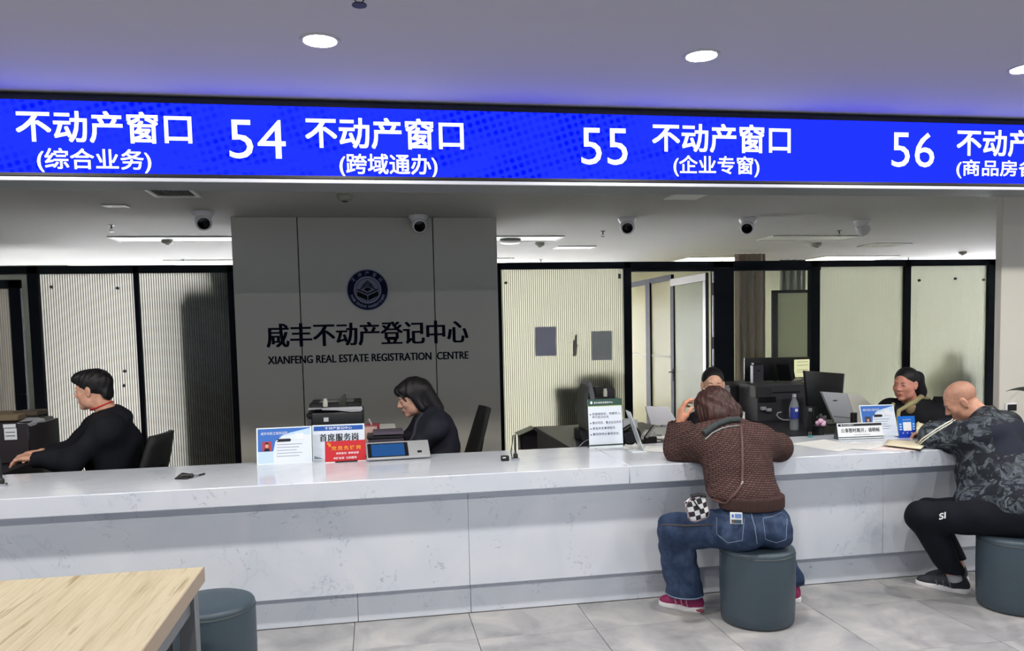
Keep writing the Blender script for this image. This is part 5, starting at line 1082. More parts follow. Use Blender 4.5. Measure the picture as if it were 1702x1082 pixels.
sdf_obj('hair', f_local(hair_short(hl), hc, hR), Vector(hc)-V((.17, .17, .17)), Vector(hc)+V((.17, .17, .2)), .0036, mHairB, t)
def torso_bulk(J, g, extra=(), k=.05, s=1.0): return f_uni([limbs(J, g, legs=False, k=k, s=s)]+list(extra), .05)
nb = Vector(hc)
def cloth_cut(f, J, hc, hR, ends='LR', nr=.07, neckdir=None):
    """open the neck and end the sleeves at the wrists"""
    R3 = Matrix(hR); up = (Vector(hc)+R3 @ Vector((0, -.02, -.05))-J['neck']).normalized() if neckdir is None else neckdir
    g = f_sub(f, f_cap(J['neck']+up*.045, J['neck']+up*.3, nr, nr+.05), .012)
    for a in ends:
        d = (J['wr'+a]-J['el'+a]).normalized(); g = f_sub(g, f_cap(J['wr'+a]+d*.06, J['wr'+a]+d*.26, .075), .006)
    return g
hood = f_uni([f_ell(P_(200, 692, 5.25), (.115, .062, .052), basis((.25, 0, 1), (-1, 0, 0))), f_cap(P_(205, 697, 5.17), P_(205, 697, 5.33), .046), f_cap(P_(168, 690, 5.17), P_(196, 684, 5.2), .030)], .04)
jk = wrinkle(torso_bulk(J, .026, [f_ell(P_(192, 745, 5.25), (.155, .19, .22))]), .013, 17, 3)
jk = f_uni([cloth_cut(jk, J, hc, hR, nr=.058), hood], .015)
lo, hi = bbox({k: v for k, v in J.items() if k != 'fwd'}, [], .2); sdf_obj('hoodie', jk, lo, hi, .0085, mHood, t)
sdf_obj('trousers', wrinkle(f_uni([limbs(J, .016, arms=False, torso=False), f_ell(J['pelvis'], (.17, .17, .13))], .05), .005, 20, 4), lo, hi, .014, mTrK, t)
for a in 'LR': shoe(t, J['an'+a]+V((.06, 0, -J['an'+a].z)), J['an'+a]+V((-.2, 0, -J['an'+a].z)), mBlkP, mBlkP)
b = MB(); b.tube([snap(bf, Vector(hc)+Matrix(hR) @ V((.062*math.cos(a), -.03+.062*math.sin(a), -.105-.02*math.sin(a))), .004) for a in [k*math.tau/14 for k in range(14)]], .0045, 6, closed=True); b.build('lanyard', mat('lanyard_red', (196, 36, 40), .6), t)
b = MB(); cc = J['neck']+V((-.005, 0, .028)); b.tube([cc+V((.068*math.cos(a)-.0, .066*math.sin(a), .022*math.cos(a))) for a in [k*math.tau/20 for k in range(20)]], .011, 8, closed=True); b.build('neckline', mHood, t)
# ================================================================= 2. bowed woman in the dark blazer
mSk2 = skin('skin_woman', (200, 160, 142)); mBlaz = mat('blazer_navy', (26, 27, 40), .75, spec=.3, bump=(240, .12))
hc, hR = head_frame(atY(686, 662, 5.25), (-1, -.06, -.34), (-.2, 0, 1))
t = person('woman with long black hair in a dark blazer bowing before the panel wall', (atY(742, 750, 5.3).x, 5.3, 0))
J = dict(neck=P_(712, 692, 5.27), chest=P_(722, 730, 5.28), pelvis=V((P_(742, 780, 5.3).x, 5.3, .56)), fwd=V((-1, 0, 0)),
         shL=P_(722, 712, 5.11), shR=P_(708, 706, 5.44), elL=P_(690, 752, 5.06), elR=P_(672, 738, 5.42), wrL=P_(645, 744, 5.12), wrR=P_(640, 732, 5.36))
hx = J['pelvis']; J.update(hipL=hx+V((-.06, -.09, -.02)), hipR=hx+V((-.06, .09, -.02)), knL=hx+V((-.42, -.1, -.02)), knR=hx+V((-.42, .12, -.02)), anL=hx+V((-.38, -.1, -.46)), anR=hx+V((-.38, .12, -.46)))
hl = head_local(True, .93)
hands = [hand_sdf(J['wrL'], (-1, .15, -.05), (0, 0, -1), (0, 1, 0), curl=(.5, .5, .4), L_=.9), hand_sdf(J['wrR'], (-1, -.1, -.1), (0, 0, -1), (0, -1, 0), curl=(.4, .5, .4), L_=.9)]
bo, bf = body(t, J, hc, hR, hl, hands, mSk2, neck_r=.044, s=.92); head_parts(t, hc, hR, hl, bo, eyes='down')
def long_hair(P):
    a = f_ell((0, -.022, .050), (.085, .103, .090))(P); b = f_cap((0, -.075, .02), (0, -.115, -.12), .075, .058)(P); c = f_cap((-.062, .012, .04), (-.064, -.03, -.075), .022, .026)(P); d = f_cap((.062, .012, .04), (.064, -.03, -.075), .022, .026)(P)
    e = f_ell((0, .062, .078), (.062, .038, .034))(P); k = smin(smin(smin(a, b, .03), smin(c, d, .02), .03), e, .03)
    cut = np.where(P[:, 1] > .0, .040-P[:, 2]-.9*np.maximum(0, np.abs(P[:, 0])-.045), -1.); cut = np.minimum(cut, (P[:, 1]-.012-.25*np.maximum(0, P[:, 2]+.02)))
    k = smax(k, cut, .012); k = smin(k, f_cap((-.048, .086, .075), (-.070, .050, .0), .006, .004)(P), .008); k = smin(k, f_cap((.05, .086, .072), (.072, .045, -.02), .007, .004)(P), .008)
    return k+.002*np.sin(P[:, 0]*130+P[:, 1]*110)
sdf_obj('hair', f_local(long_hair, hc, hR), Vector(hc)-V((.22, .2, .26)), Vector(hc)+V((.3, .2, .2)), .004, mHairB, t)
jk = wrinkle(torso_bulk(J, .022, [f_ell(P_(735, 742, 5.28), (.12, .17, .21)), f_cap(P_(706, 700, 5.14), P_(700, 728, 5.1), .022), f_cap(P_(722, 688, 5.2), P_(738, 700, 5.28), .04)], s=.95), .010, 17, 8)
jk = cloth_cut(jk, J, hc, hR, nr=.052)
lo, hi = bbox({k: v for k, v in J.items() if k != 'fwd'}, [], .2); sdf_obj('blazer', jk, lo, hi, .0085, mBlaz, t)
sdf_obj('trousers', f_uni([limbs(J, .014, arms=False, torso=False, s=.95), f_ell(J['pelvis'], (.16, .16, .13))], .05), lo, hi, .015, mTrK, t)
for a in 'LR': shoe(t, J['an'+a]+V((.06, 0, -J['an'+a].z)), J['an'+a]+V((-.18, 0, -J['an'+a].z)), mBlkP, mBlkP)
lap = [snap(jk, P_(u, v, Y), .004) for u, v, Y in ((706, 692, 5.18), (698, 706, 5.13), (688, 722, 5.08), (682, 738, 5.05))]
MB().tube(lap, [.012, .014, .012, .006], 8).build('lapel', mat('lapel_navy', (34, 35, 50), .7), t)
# ================================================================= 3. woman facing the hall behind the customer
mSk3 = skin('skin_woman_pale', (214, 172, 150)); mBlk3 = mat('top_black', (16, 16, 22), .8, spec=.25)
hc, hR = head_frame(atY(1185, 641, 5.33), (-.28, -.95, -.06), (.02, 0, 1))
t = person('woman with tied back black hair facing the hall, half hidden by the customer\'s head', (atY(1190, 700, 5.4).x, 5.42, 0))
J = dict(neck=P_(1194, 692, 5.40), chest=P_(1196, 728, 5.44), pelvis=V((P_(1196, 760, 5.5).x, 5.5, .56)), fwd=V((-.2, -1, 0)),
         shR=P_(1156, 706, 5.36), shL=P_(1236, 712, 5.46), elR=P_(1148, 752, 5.20), elL=P_(1244, 752, 5.24), wrR=P_(1158, 730, 4.98), wrL=P_(1216, 742, 5.02))
hx = J['pelvis']; J.update(hipR=hx+V((-.1, -.04, -.02)), hipL=hx+V((.1, -.04, -.02)), knR=hx+V((-.12, -.36, -.0)), knL=hx+V((.12, -.36, .0)), anR=hx+V((-.12, -.32, -.46)), anL=hx+V((.12, -.32, -.46)))
hl = head_local(True, .97)
hands = [hand_sdf(J['wrR'], (-.75, -.55, .05), (.1, .1, -1), (-.5, -.9, .1), curl=(.45, .6, .4), L_=.92), hand_sdf(J['wrL'], (-.6, -.8, 0), (0, 0, -1), (-1, .4, 0), curl=(.4, .5, .4), L_=.9)]
bo, bf = body(t, J, hc, hR, hl, hands, mSk3, neck_r=.044, s=.92); head_parts(t, hc, hR, hl, bo, eyes='down')
def tied_hair(P, tail=0):
    a = f_ell((0, -.024, .046), (.079, .097, .088))(P)
    k = smax(a, -(P[:, 2]-.90*P[:, 1]+.004), .008)
    k = smin(k, f_ell((0, -.125, .03), (.04, .034, .036))(P), .02)
    return k+.0007*np.sin(P[:, 1]*60+P[:, 2]*40)
sdf_obj('hair', f_local(tied_hair, hc, hR), Vector(hc)-V((.2, .2, .2)), Vector(hc)+V((.2, .24, .2)), .004, mHairB, t)
jk = cloth_cut(wrinkle(torso_bulk(J, .020, s=.95), .005, 20, 5), J, hc, hR, nr=.05)
lo, hi = bbox({k: v for k, v in J.items() if k != 'fwd'}, [], .18); sdf_obj('sweater', jk, lo, hi, .009, mBlk3, t)
sdf_obj('trousers', f_uni([limbs(J, .014, arms=False, torso=False, s=.95), f_ell(J['pelvis'], (.16, .14, .13))], .05), lo, hi, .016, mTrK, t)
for a in 'LR': shoe(t, J['an'+a]+V((0, .06, -J['an'+a].z)), J['an'+a]+V((0, -.17, -J['an'+a].z)), mBlkP, mBlkP)
# ================================================================= 4. woman with the ponytail near the pillar
mSk4 = skin('skin_woman_ruddy', (210, 152, 134)); mCoat = mat('coat_black', (18, 19, 26), .8, spec=.3, bump=(60, .2)); mHoodY = mat('hood_lining_olive', (164, 156, 116), .9)
hc, hR = head_frame(atY(1505, 640, 5.28), (-.90, -.42, -.08), (0, 0, 1))
t = person('woman with a black ponytail and olive hood collar near the pillar', (atY(1535, 700, 5.36).x, 5.36, 0))
J = dict(neck=P_(1516, 675, 5.33), chest=P_(1524, 712, 5.35), pelvis=V((P_(1536, 760, 5.4).x, 5.4, .56)), fwd=V((-.85, -.5, 0)),
         shL=P_(1560, 696, 5.26), shR=P_(1478, 686, 5.40), elL=P_(1548, 738, 5.06), elR=P_(1456, 722, 5.28), wrL=P_(1500, 742, 5.02), wrR=P_(1448, 738, 5.08))
hx = J['pelvis']; J.update(hipL=hx+V((.02, -.10, -.02)), hipR=hx+V((-.08, .08, -.02)), knL=hx+V((-.3, -.22, -.01)), knR=hx+V((-.4, .02, -.01)), anL=hx+V((-.28, -.2, -.46)), anR=hx+V((-.38, .02, -.46)))
hl = head_local(True, 1.12)
hands = [hand_sdf(J['wrL'], (-.95, -.2, -.05), (0, 0, -1), (0, 1, 0), curl=(.4, .5, .4), L_=.92), hand_sdf(J['wrR'], (-.9, -.3, 0), (0, 0, -1), (.2, -1, 0), curl=(.4, .5, .4), L_=.92)]
bo, bf = body(t, J, hc, hR, hl, hands, mSk4, neck_r=.048, s=.98); head_parts(t, hc, hR, hl, bo)
def pony(P):
    a = f_ell((0, -.024, .046), (.080, .098, .088))(P)
    k = smax(a, -(P[:, 2]-.80*P[:, 1]+.0), .008)
    k = smin(k, f_cap((0, -.105, .060), (.0, -.150, .03), .034, .052)(P), .012); k = smin(k, f_cap((0, -.150, .03), (.0, -.185, -.08), .056, .054)(P), .02); k = smin(k, f_cap((0, -.185, -.08), (0, -.175, -.19), .052, .022)(P), .02)
    return k+.0007*np.sin(P[:, 1]*60+P[:, 2]*40)
sdf_obj('hair', f_local(pony, hc, hR), Vector(hc)-V((.28, .26, .28)), Vector(hc)+V((.3, .3, .2)), .0042, mHairB, t)
jk = cloth_cut(wrinkle(torso_bulk(J, .032, [f_ell(P_(1535, 725, 5.36), (.20, .18, .2)), f_cap(P_(1540, 672, 5.42), P_(1556, 690, 5.36), .05)], s=1.0), .008, 18, 11), J, hc, hR, nr=.06)
lo, hi = bbox({k: v for k, v in J.items() if k != 'fwd'}, [], .2); sdf_obj('coat', jk, lo, hi, .0085, mCoat, t)
hoodc = [snap(jk, P_(u, v, Y), .006) for u, v, Y in ((1545, 655, 5.45), (1534, 652, 5.30), (1520, 662, 5.20), (1507, 676, 5.14), (1497, 692, 5.08))]
MB().tube(hoodc, [.012, .020, .020, .016, .006], 10).build('hood_lining', mHoodY, t)
hoodd = [snap(jk, P_(u, v, Y), .004) for u, v, Y in ((1484, 662, 5.28), (1486, 676, 5.2), (1494, 692, 5.1))]; MB().tube(hoodd, [.014, .012, .005], 10).build('hood_lining', mHoodY, t)
MB().ell(J['neck']+V((-.05, -.05, -.0)), (.05, .04, .06), n=8).build('inner_top', mat('inner_top_beige', (150, 130, 100), .9), t)
sdf_obj('trousers', f_uni([limbs(J, .016, arms=False, torso=False), f_ell(J['pelvis'], (.17, .16, .13))], .05), lo, hi, .016, mTrK, t)
for a in 'LR': shoe(t, J['an'+a]+V((.06, 0, -J['an'+a].z)), J['an'+a]+V((-.18, -.03, -J['an'+a].z)), mBlkP, mBlkP)
# ================================================================= 5. customer in the brown sweater
mSk5 = skin('skin_customer', (206, 150, 126)); mHairR = hairmat('auburn_hair', (38, 25, 24), (80, 50, 45), .52)
def knit():
    m = mat('brown_knit', (88, 66, 62), .9, spec=.2); b = BS(m); co = coord(m); sp_ = N(m, 'ShaderNodeSeparateXYZ'); L(m, co, sp_.inputs[0])
    br = N(m, 'ShaderNodeTexBrick', offset=.5, squash=1.0); mp = N(m, 'ShaderNodeCombineXYZ'); L(m, sp_.outputs[0], mp.inputs[0]); L(m, sp_.outputs[2], mp.inputs[1])
    mpp = N(m, 'ShaderNodeMapping'); mpp.inputs['Rotation'].default_value = (0, 0, .12); L(m, mp.outputs[0], mpp.inputs[0]); L(m, mpp.outputs[0], br.inputs[0])
    for k, v in (('Scale', 1.0), ('Mortar Size', .0022), ('Mortar Smooth', 1.0), ('Brick Width', .020), ('Row Height', .0105)): br.inputs[k].default_value = v
    br.inputs['Color1'].default_value = lin(94, 70, 66); br.inputs['Color2'].default_value = lin(80, 60, 57); br.inputs['Mortar'].default_value = lin(48, 36, 36)
    L(m, br.outputs[0], b.inputs['Base Color']); bp = N(m, 'ShaderNodeBump', i_Strength=.9, i_Distance=.006); bp.invert = True; L(m, br.outputs['Fac'], bp.inputs['Height']); L(m, bp.outputs[0], b.inputs['Normal']); return m
mKnit = knit()
def denim():
    m = mat('denim', (46, 60, 86), .8, spec=.2); b = BS(m); n = N(m, 'ShaderNodeTexNoise', i_Scale=7.0, i_Detail=7.0, i_Roughness=.7); L(m, coord(m, (1, 1, .8)), n.inputs[0])
    c = ramp(m, n.outputs[0], [(.3, (28, 40, 62)), (.5, (44, 59, 86)), (.72, (76, 92, 120))]); L(m, c, b.inputs['Base Color'])
    n2 = N(m, 'ShaderNodeTexNoise', i_Scale=320.0); L(m, coord(m), n2.inputs[0]); bp = N(m, 'ShaderNodeBump', i_Strength=.25, i_Distance=.003); L(m, n2.outputs[0], bp.inputs['Height']); L(m, bp.outputs[0], b.inputs['Normal']); return m
mDen = denim()
hc, hR = head_frame(atY(1187, 685, 4.20), (-.14, .88, -.44), (-.26, .42, .88))
t = person('woman with auburn bobbed hair in a brown knitted sweater and blue jeans seen from behind', (PF1[0]-.03, PF1[1]-.02, 0))
pel = V((PF1[0]-.03, PF1[1]-.015, .505))
J = dict(neck=P_(1205, 716, 4.10), chest=P_(1222, 758, 3.98), pelvis=pel, fwd=V((-.08, 1, 0)),
         shL=P_(1166, 738, 4.06), shR=P_(1264, 736, 4.04), elL=P_(1128, 757, 4.20), elR=P_(1292, 760, 4.13), wrL=P_(1130, 706, 4.20), wrR=P_(1246, 744, 4.34),
         hipL=pel+V((-.095, .01, -.01)), hipR=pel+V((.095, .01, -.01)), knL=P_(1119, 882, 3.96), knR=V((pel.x+.15, 4.08, .47)), anL=P_(1137, 985, 4.0), anR=V((atZ(1305, 992, 0).x, 4.02, .10)))
J['elL'].z = max(J['elL'].z, ZK+.062); J['elR'].z = max(J['elR'].z, ZK+.055); J['wrR'].z = ZK+.05
hl = head_local(True, 1.0)
hands = [hand_sdf(J['wrL']+V((.002, 0, .0)), (.13, .10, 1), (1, -.1, -.1), (.15, -1, .12), curl=((.25, .55, .5), (.35, .6, .5), (.45, .7, .5), (.55, .8, .5)), L_=1.0, thumb=(.45, .85, .35), spread=.10, tcurl=.15), hand_sdf(J['wrR'], (-.9, .45, -.1), (0, 0, -1), (.4, .9, 0), curl=(.5, .6, .4), L_=.95)]
bo, bf = body(t, J, hc, hR, hl, hands, mSk5, neck_r=.050, s=.96); head_parts(t, hc, hR, hl, bo)
def bob(P):
    k = f_uni([f_ell((0, -.028, .036), (.108, .114, .104)), f_ell((0, -.058, -.035), (.118, .094, .086)), f_cap((-.085, -.012, .02), (-.090, -.005, -.085), .030, .022), f_cap((.085, -.012, .02), (.090, -.005, -.085), .030, .022)], .03)(P)
    cut = np.where(P[:, 1] > .03, .055-P[:, 2]-.8*np.maximum(0, np.abs(P[:, 0])-.05), -1.); k = smax(k, np.minimum(cut, P[:, 1]-.03), .015)
    k = smax(k, -(P[:, 2]+.105+.02*np.sin(P[:, 0]*60)), .02)
    a = np.arctan2(P[:, 0], -P[:, 1]); return k+.0034*np.sin(a*9+P[:, 2]*30+1.6*np.sin(P[:, 2]*24+a*2))+.0018*np.sin(a*27-P[:, 2]*50+2*np.sin(a*5))-.012*np.clip((-.06-P[:, 2])/.04, 0, 1)*(.5+.5*np.sin(a*7+1))
sdf_obj('hair', f_local(bob, hc, hR), Vector(hc)-V((.22, .24, .24)), Vector(hc)+V((.22, .22, .22)), .004, mHairR, t)
# sweater: loose, blousing over the ribbed hem
sw = torso_bulk(J, .036, [f_ell(P_(1226, 790, 3.93), (.185, .145, .17)), f_ell(P_(1236, 822, 3.84), (.195, .155, .10)), f_ell(P_(1228, 745, 4.0), (.18, .12, .12))], s=1.0)
sl = f_uni([f_cap(J['shL'], J['elL'], .075, .064), f_cap(J['elL'], J['wrL'].lerp(J['elL'], .2), .062, .050), f_cap(J['shR'], J['elR'], .078, .066), f_cap(J['elR'], J['wrR'], .062, .048)], .03)
sw0 = f_uni([sw, sl], .03); sw1 = wrinkle(sw0, .0055, 16, 21)
hem = atY(1236, 855, 3.62); sw1 = f_and(sw1, f_plane((pel.x, pel.y, hem.z+.032), (0, .05, -1)), .03)
sw1 = f_sub(sw1, f_cap(J['wrL'].lerp(J['elL'], .16)+V((0, 0, .02)), J['wrL']+V((0, 0, .28)), .06), .006); upn = (Vector(hc)-J['neck']).normalized(); sw1 = f_sub(sw1, f_cap(J['neck']+upn*.06, J['neck']+upn*.3, .062, .1), .01); sw1 = f_sub(sw1, f_plane((0, 0, ZK+.002), (0, 0, 1)) if False else (lambda P: np.maximum(np.maximum(P[:, 2]-(ZK+.001), 4.098-P[:, 1]), (ZK-.12)-P[:, 2])), .004)
lo, hi = bbox({k: J[k] for k in ('neck', 'chest', 'pelvis', 'shL', 'shR', 'elL', 'elR', 'wrL', 'wrR')}, [], .24); so = sdf_obj('sweater', sw1, lo, hi, .0062, mKnit, t)
# ribbed hem band
ribm = mat('brown_rib', (70, 52, 50), .9, spec=.2); nR = N(ribm, 'ShaderNodeTexWave', bands_direction='X'); nR.inputs['Scale'].default_value = 36; L(ribm, coord(ribm), nR.inputs[0]); bR = N(ribm, 'ShaderNodeBump', i_Strength=.8, i_Distance=.004); L(ribm, nR.outputs['Fac'], bR.inputs['Height']); L(ribm, bR.outputs[0], BS(ribm).inputs['Normal'])
hb = f_ell((pel.x-.005, pel.y+.005, hem.z+.02), (.172, .141, .30)); hb = f_and(f_and(hb, f_plane((0, 0, hem.z+.06), (0, 0, 1)), .008), f_plane((0, 0, hem.z-.008), (0, 0, -1)), .008)
sdf_obj('ribbed_hem', hb, (pel.x-.25, pel.y-.25, hem.z-.06), (pel.x+.25, pel.y+.25, hem.z+.1), .007, ribm, t)
# collar of knitted grey yarn
colc = J['neck']+upn*.062; Bc = basis(upn, (-.1, 1, .2)); b = MB()
for q, (rr_, rd) in enumerate(((.071, .014), (.067, .012))): b.tube([colc+upn*(.016*q)+Matrix(Bc) @ V((rr_*math.cos(a), rr_*math.sin(a), 0)) for a in [k*math.tau/28 for k in range(28)]], rd, 8, closed=True)
b.build('collar', mat('collar_grey', (58, 66, 68), .85, bump=(160, .8)), t)
b = MB(); b.tube([to_cam(sw1, u, v, 4.05, .009) for u, v in dense([(1170, 722), (1182, 713), (1196, 706), (1212, 701), (1228, 700)], 4)], .017, 10); b.build('collar', mat('collar_grey', (92, 100, 100), .85, bump=(90, .9, (1, 1, 4))), t)
b = MB(); b.tube([to_cam(sw1, u, v, 4.05, .004) for u, v in dense([(1172, 731), (1184, 721), (1198, 714), (1213, 710), (1228, 709)], 4)], .0035, 6); b.build('collar_piping', mat('piping_pale', (150, 160, 160), .5, metal=.3), t)
b = MB(); b.tube([colc-upn*.012+Matrix(Bc) @ V((.081*math.cos(a), .081*math.sin(a), 0)) for a in [k*math.tau/28 for k in range(28)]], .0035, 6, closed=True); b.build('collar_piping', mat('piping_pale', (150, 160, 160), .5, metal=.3), t)
# jeans
jn = f_uni([f_cap(J['hipL'], J['knL'], .100, .084), f_cap(J['hipR'], J['knR'], .102, .080), f_ell(pel+V((0, .0, .01)), (.188, .150, .125)), f_ell(pel+V((-.085, -.05, -.015)), (.10, .105, .095)), f_ell(pel+V((.085, -.05, -.015)), (.10, .105, .095))], .03)
jn2 = f_uni([jn, f_cap(J['knL'], J['anL']+V((0, 0, .01)), .088, .094), f_cap(J['knR'], J['anR']+V((0, 0, .02)), .078, .070)], .025)
jn2 = wrinkle(jn2, .012, 19, 31); jn2 = f_and(jn2, f_plane((0, 0, hem.z+.06), (0, 0, 1)), .01); jn2 = f_and(jn2, f_plane((0, 0, atY(1137, 990, 3.98).z), (0, 0, -1)), .006)
jn2 = f_sub(jn2, f_and(f_cap((PF1[0], PF1[1], -.2), (PF1[0], PF1[1], .16), .20), f_plane((0, 0, .403), (0, 0, 1)), .004), .004); jn2 = f_and(jn2, lambda P: np.maximum(P[:, 1]-4.235, -9), .004)
lo, hi = bbox({k: J[k] for k in ('pelvis', 'hipL', 'hipR', 'knL', 'knR', 'anL', 'anR')}, [], .2); jo = sdf_obj('jeans', jn2, lo, hi, .0062, mDen, t)
mStc = mat('denim_seam', (30, 42, 66), .8); mStl = mat('denim_stitch', (120, 136, 160), .8)
def seam(pts, r=.002, m=mStc, Y=3.65, name='seam', par=None): b = MB(); b.tube([to_cam(jn2, u, v, Y, .0008) for u, v in pts], r, 6); b.build(name, m, par or jo)
seam(dense([(1191, 860), (1192, 888), (1210, 902), (1234, 898), (1237, 862)]), .0016, mStl, name='pocket_stitch'); seam(dense([(1268, 862), (1272, 896), (1290, 902), (1306, 896), (1308, 862)]), .0016, mStl, name='pocket_stitch')
seam(dense([(1248, 852), (1254, 875), (1258, 903)]), .002, mStl); seam(dense([(1268, 862), (1285, 858), (1298, 852)]), .0016, mStl, name='pocket_stitch')
seam(dense([(1098, 872), (1140, 874), (1185, 872)]), .004, mat('denim_side', (74, 66, 62), .8), 3.9, 'side_seam')
hz0 = atY(1137, 990, 3.98).z+.006; b = MB(); b.tube([snap(jn2, V((J['anL'].x+.12*math.cos(a), J['anL'].y+.12*math.sin(a), hz0)), .001) for a in [k*math.tau/26 for k in range(26)]], .0035, 6, closed=True); b.build('frayed_hem', mat('hem_pale', (120, 136, 158), .9), jo)
# card in the back pocket
c0, c1, c2 = to_cam(jn2, 1201, 864, 3.65, .006), to_cam(jn2, 1233, 866, 3.65, .006), None; c1.z = c0.z-.006; y_ = min(c0.y, c1.y)-.012; c0.y = c1.y = y_
sh = Sheet(c0, c1, c0+V((0, .004, .058))); ck = thing('pocket_card', 'white and blue card sticking out of the jeans back pocket', 'card', tuple(sh.p(.5, 0)))
slab(sh, mWht, ck, .003); sh.flat(.08, .92, .04, .36, mat('card_dark', (60, 84, 96), .4), ck, 'lower_band'); sh.flat(.38, .92, .5, .86, mat('card_blue', (110, 140, 200), .4), ck, 'blue_block'); sh.shape([(.2+.09*math.cos(a), .68+.16*math.sin(a)) for a in [k*math.pi/5 for k in range(10)]], mBlu, ck, 'round_mark'); sh.flat(.1, .3, .08, .32, mat('card_face', (190, 130, 100), .5), ck, 'portrait')
# strap and plaid bag
st_pts = dense([(1231, 709), (1233, 740), (1234, 775), (1233, 806), (1222, 822), (1204, 838), (1184, 850), (1172, 853)], 4)
b = MB(); b.tube([to_cam(sw1, u, v, 3.9, .004) for u, v in st_pts], .0075, 8)
bgc = atY(1158, 845, 3.74); bag = thing('crossbody_bag', 'small black and white chequered crossbody bag at the sweater hem', 'bag', tuple(bgc)); b.build('strap', mat('strap_brown', (84, 58, 54), .6), bag)
def plaid():
    m = mat('bag_plaid', (230, 230, 230), .6); b_ = BS(m); ck_ = N(m, 'ShaderNodeTexChecker', i_Scale=1.0); L(m, coord(m, (38, .01, 38), (.0, .25, 0)), ck_.inputs[0])
    w1 = N(m, 'ShaderNodeTexWave', bands_direction='X'); ck_.inputs['Color1'].default_value = lin(222, 222, 226); ck_.inputs['Color2'].default_value = lin(34, 32, 40); L(m, ck_.outputs[0], b_.inputs['Base Color']); return m
bf_ = f_box(bgc, (.056, .030, .062), .030, Matrix.Rotation(-.25, 3, 'Y')); bb_ = sdf_obj('body', bf_, bgc-V((.12, .1, .12)), bgc+V((.12, .1, .12)), .005, plaid(), bag)
b = MB(); b.tube([snap(bf_, bgc+Matrix.Rotation(-.25, 3, 'Y') @ V((.058*math.cos(a), -.012, .064*math.sin(a))), .001) for a in [k*math.tau/24 for k in range(24)]], .003, 6, closed=True); b.build('piping', mat('bag_piping', (150, 130, 132), .5), bag)
b = MB(); b.tube([bgc+V((-.03, -.03, .05)), bgc+V((-.01, -.035, .02)), bgc+V((.01, -.034, -.005))], .0035, 6).tube([bgc+V((-.04, -.02, .068)), bgc+V((0, -.03, .078)), bgc+V((.04, -.02, .066))], .009, 8); b.build('zip_pull', mBlkP, bag)
MB().box(-.006, .006, -.003, .003, -.012, .012, bev=.002, M=Matrix.Translation(to_cam(sw1, 1233, 806, 3.9, .008)) @ Matrix.Rotation(.5, 4, 'Y')).build('buckle', mChr, bag)
# trainers
mPk = mat('trainer_magenta', (140, 28, 84), .6); mPk2 = mat('trainer_pink', (222, 140, 170), .5); mSol = mat('trainer_white', (232, 230, 232), .5)
h_, t_ = atZ(1172, 1019, 0), atZ(1098, 1006, 0); so_, su = shoe(t, V((h_.x, h_.y+.02, 0)), V((t_.x, t_.y+.02, 0)), mPk, mSol, w=.044, h=.095, mL=mPk2, mA=mPk2)
b = MB(); hh = V((h_.x, h_.y+.02, 0)); dd = (V((t_.x, t_.y, 0))-V((h_.x, h_.y, 0))).normalized(); b.tube([hh+dd*(.015+.02*k)+V((0, -.0455+.006*abs(k-1.5)/1.5, .016)) for k in range(4)], [.006, .010, .008, .003], 8); b.build('heel_patch', mat('trainer_red', (150, 50, 70), .5), so_)
ar = J['anR']; shoe(t, V((ar.x+.0, ar.y-.05, 0)), V((ar.x+.06, ar.y+.17, 0)), mPk, mSol, w=.042, h=.09, mL=mPk2)
# ================================================================= 6. man in the camouflage jacket
mSk6 = skin('skin_bald_man', (196, 150, 128)); mPant = mat('pants_blackblue', (14, 17, 26), .85, spec=.2)
hc, hR = head_frame(atY(1598, 668, 4.24), (-.70, .44, -.58), (-.45, .25, .86))
def camo(zA, zB, xA):
    m = mat('camouflage', (60, 66, 74), .8, spec=.25); b = BS(m); co = coord(m)
    n = N(m, 'ShaderNodeTexNoise', i_Scale=9.5, i_Detail=2.5, i_Roughness=.45, i_Distortion=1.2); L(m, co, n.inputs[0]); n2 = N(m, 'ShaderNodeTexNoise', i_Scale=14.0, i_Detail=2.0, i_Distortion=1.6); L(m, co, n2.inputs[0])
    a = ramp(m, n.outputs[0], [(.40, (36, 40, 48)), (.42, (58, 66, 72)), (.49, (56, 64, 66)), (.51, (84, 90, 100)), (.57, (82, 88, 98)), (.59, (42, 52, 52)), (.65, (44, 54, 54)), (.67, (98, 104, 112))]); a2 = ramp(m, n2.outputs[0], [(.52, (0, 0, 0, 1)), (.54, (1, 1, 1, 1))])
    for nd in m.node_tree.nodes:
        if nd.type == 'VALTORGB': nd.color_ramp.interpolation = 'CONSTANT' if False else 'LINEAR'
    mx = N(m, 'ShaderNodeMix', data_type='RGBA'); L(m, a2, mx.inputs[0]); L(m, a, mx.inputs[6]); mx.inputs[7].default_value = lin(28, 32, 40)
    sp_ = N(m, 'ShaderNodeSeparateXYZ'); L(m, co, sp_.inputs[0])
    def step(sock, lo_, hi_):
        r = N(m, 'ShaderNodeMapRange'); r.inputs[1].default_value = lo_; r.inputs[2].default_value = hi_; L(m, sock, r.inputs[0]); return r.outputs[0]
    q1 = step(sp_.outputs[2], zA, zA+.004); q2 = step(sp_.outputs[2], zB, zB-.004); q3 = step(sp_.outputs[0], xA, xA+.006); w = N(m, 'ShaderNodeMath', operation='MULTIPLY'); L(m, q1, w.inputs[0]); L(m, q2, w.inputs[1]); w2 = N(m, 'ShaderNodeMath', operation='MULTIPLY'); L(m, w.outputs[0], w2.inputs[0]); L(m, q3, w2.inputs[1])
    m2 = N(m, 'ShaderNodeMix', data_type='RGBA'); L(m, w2.outputs[0], m2.inputs[0]); L(m, mx.outputs[2], m2.inputs[6]); m2.inputs[7].default_value = lin(26, 32, 46); L(m, m2.outputs[2], b.inputs['Base Color']); return m
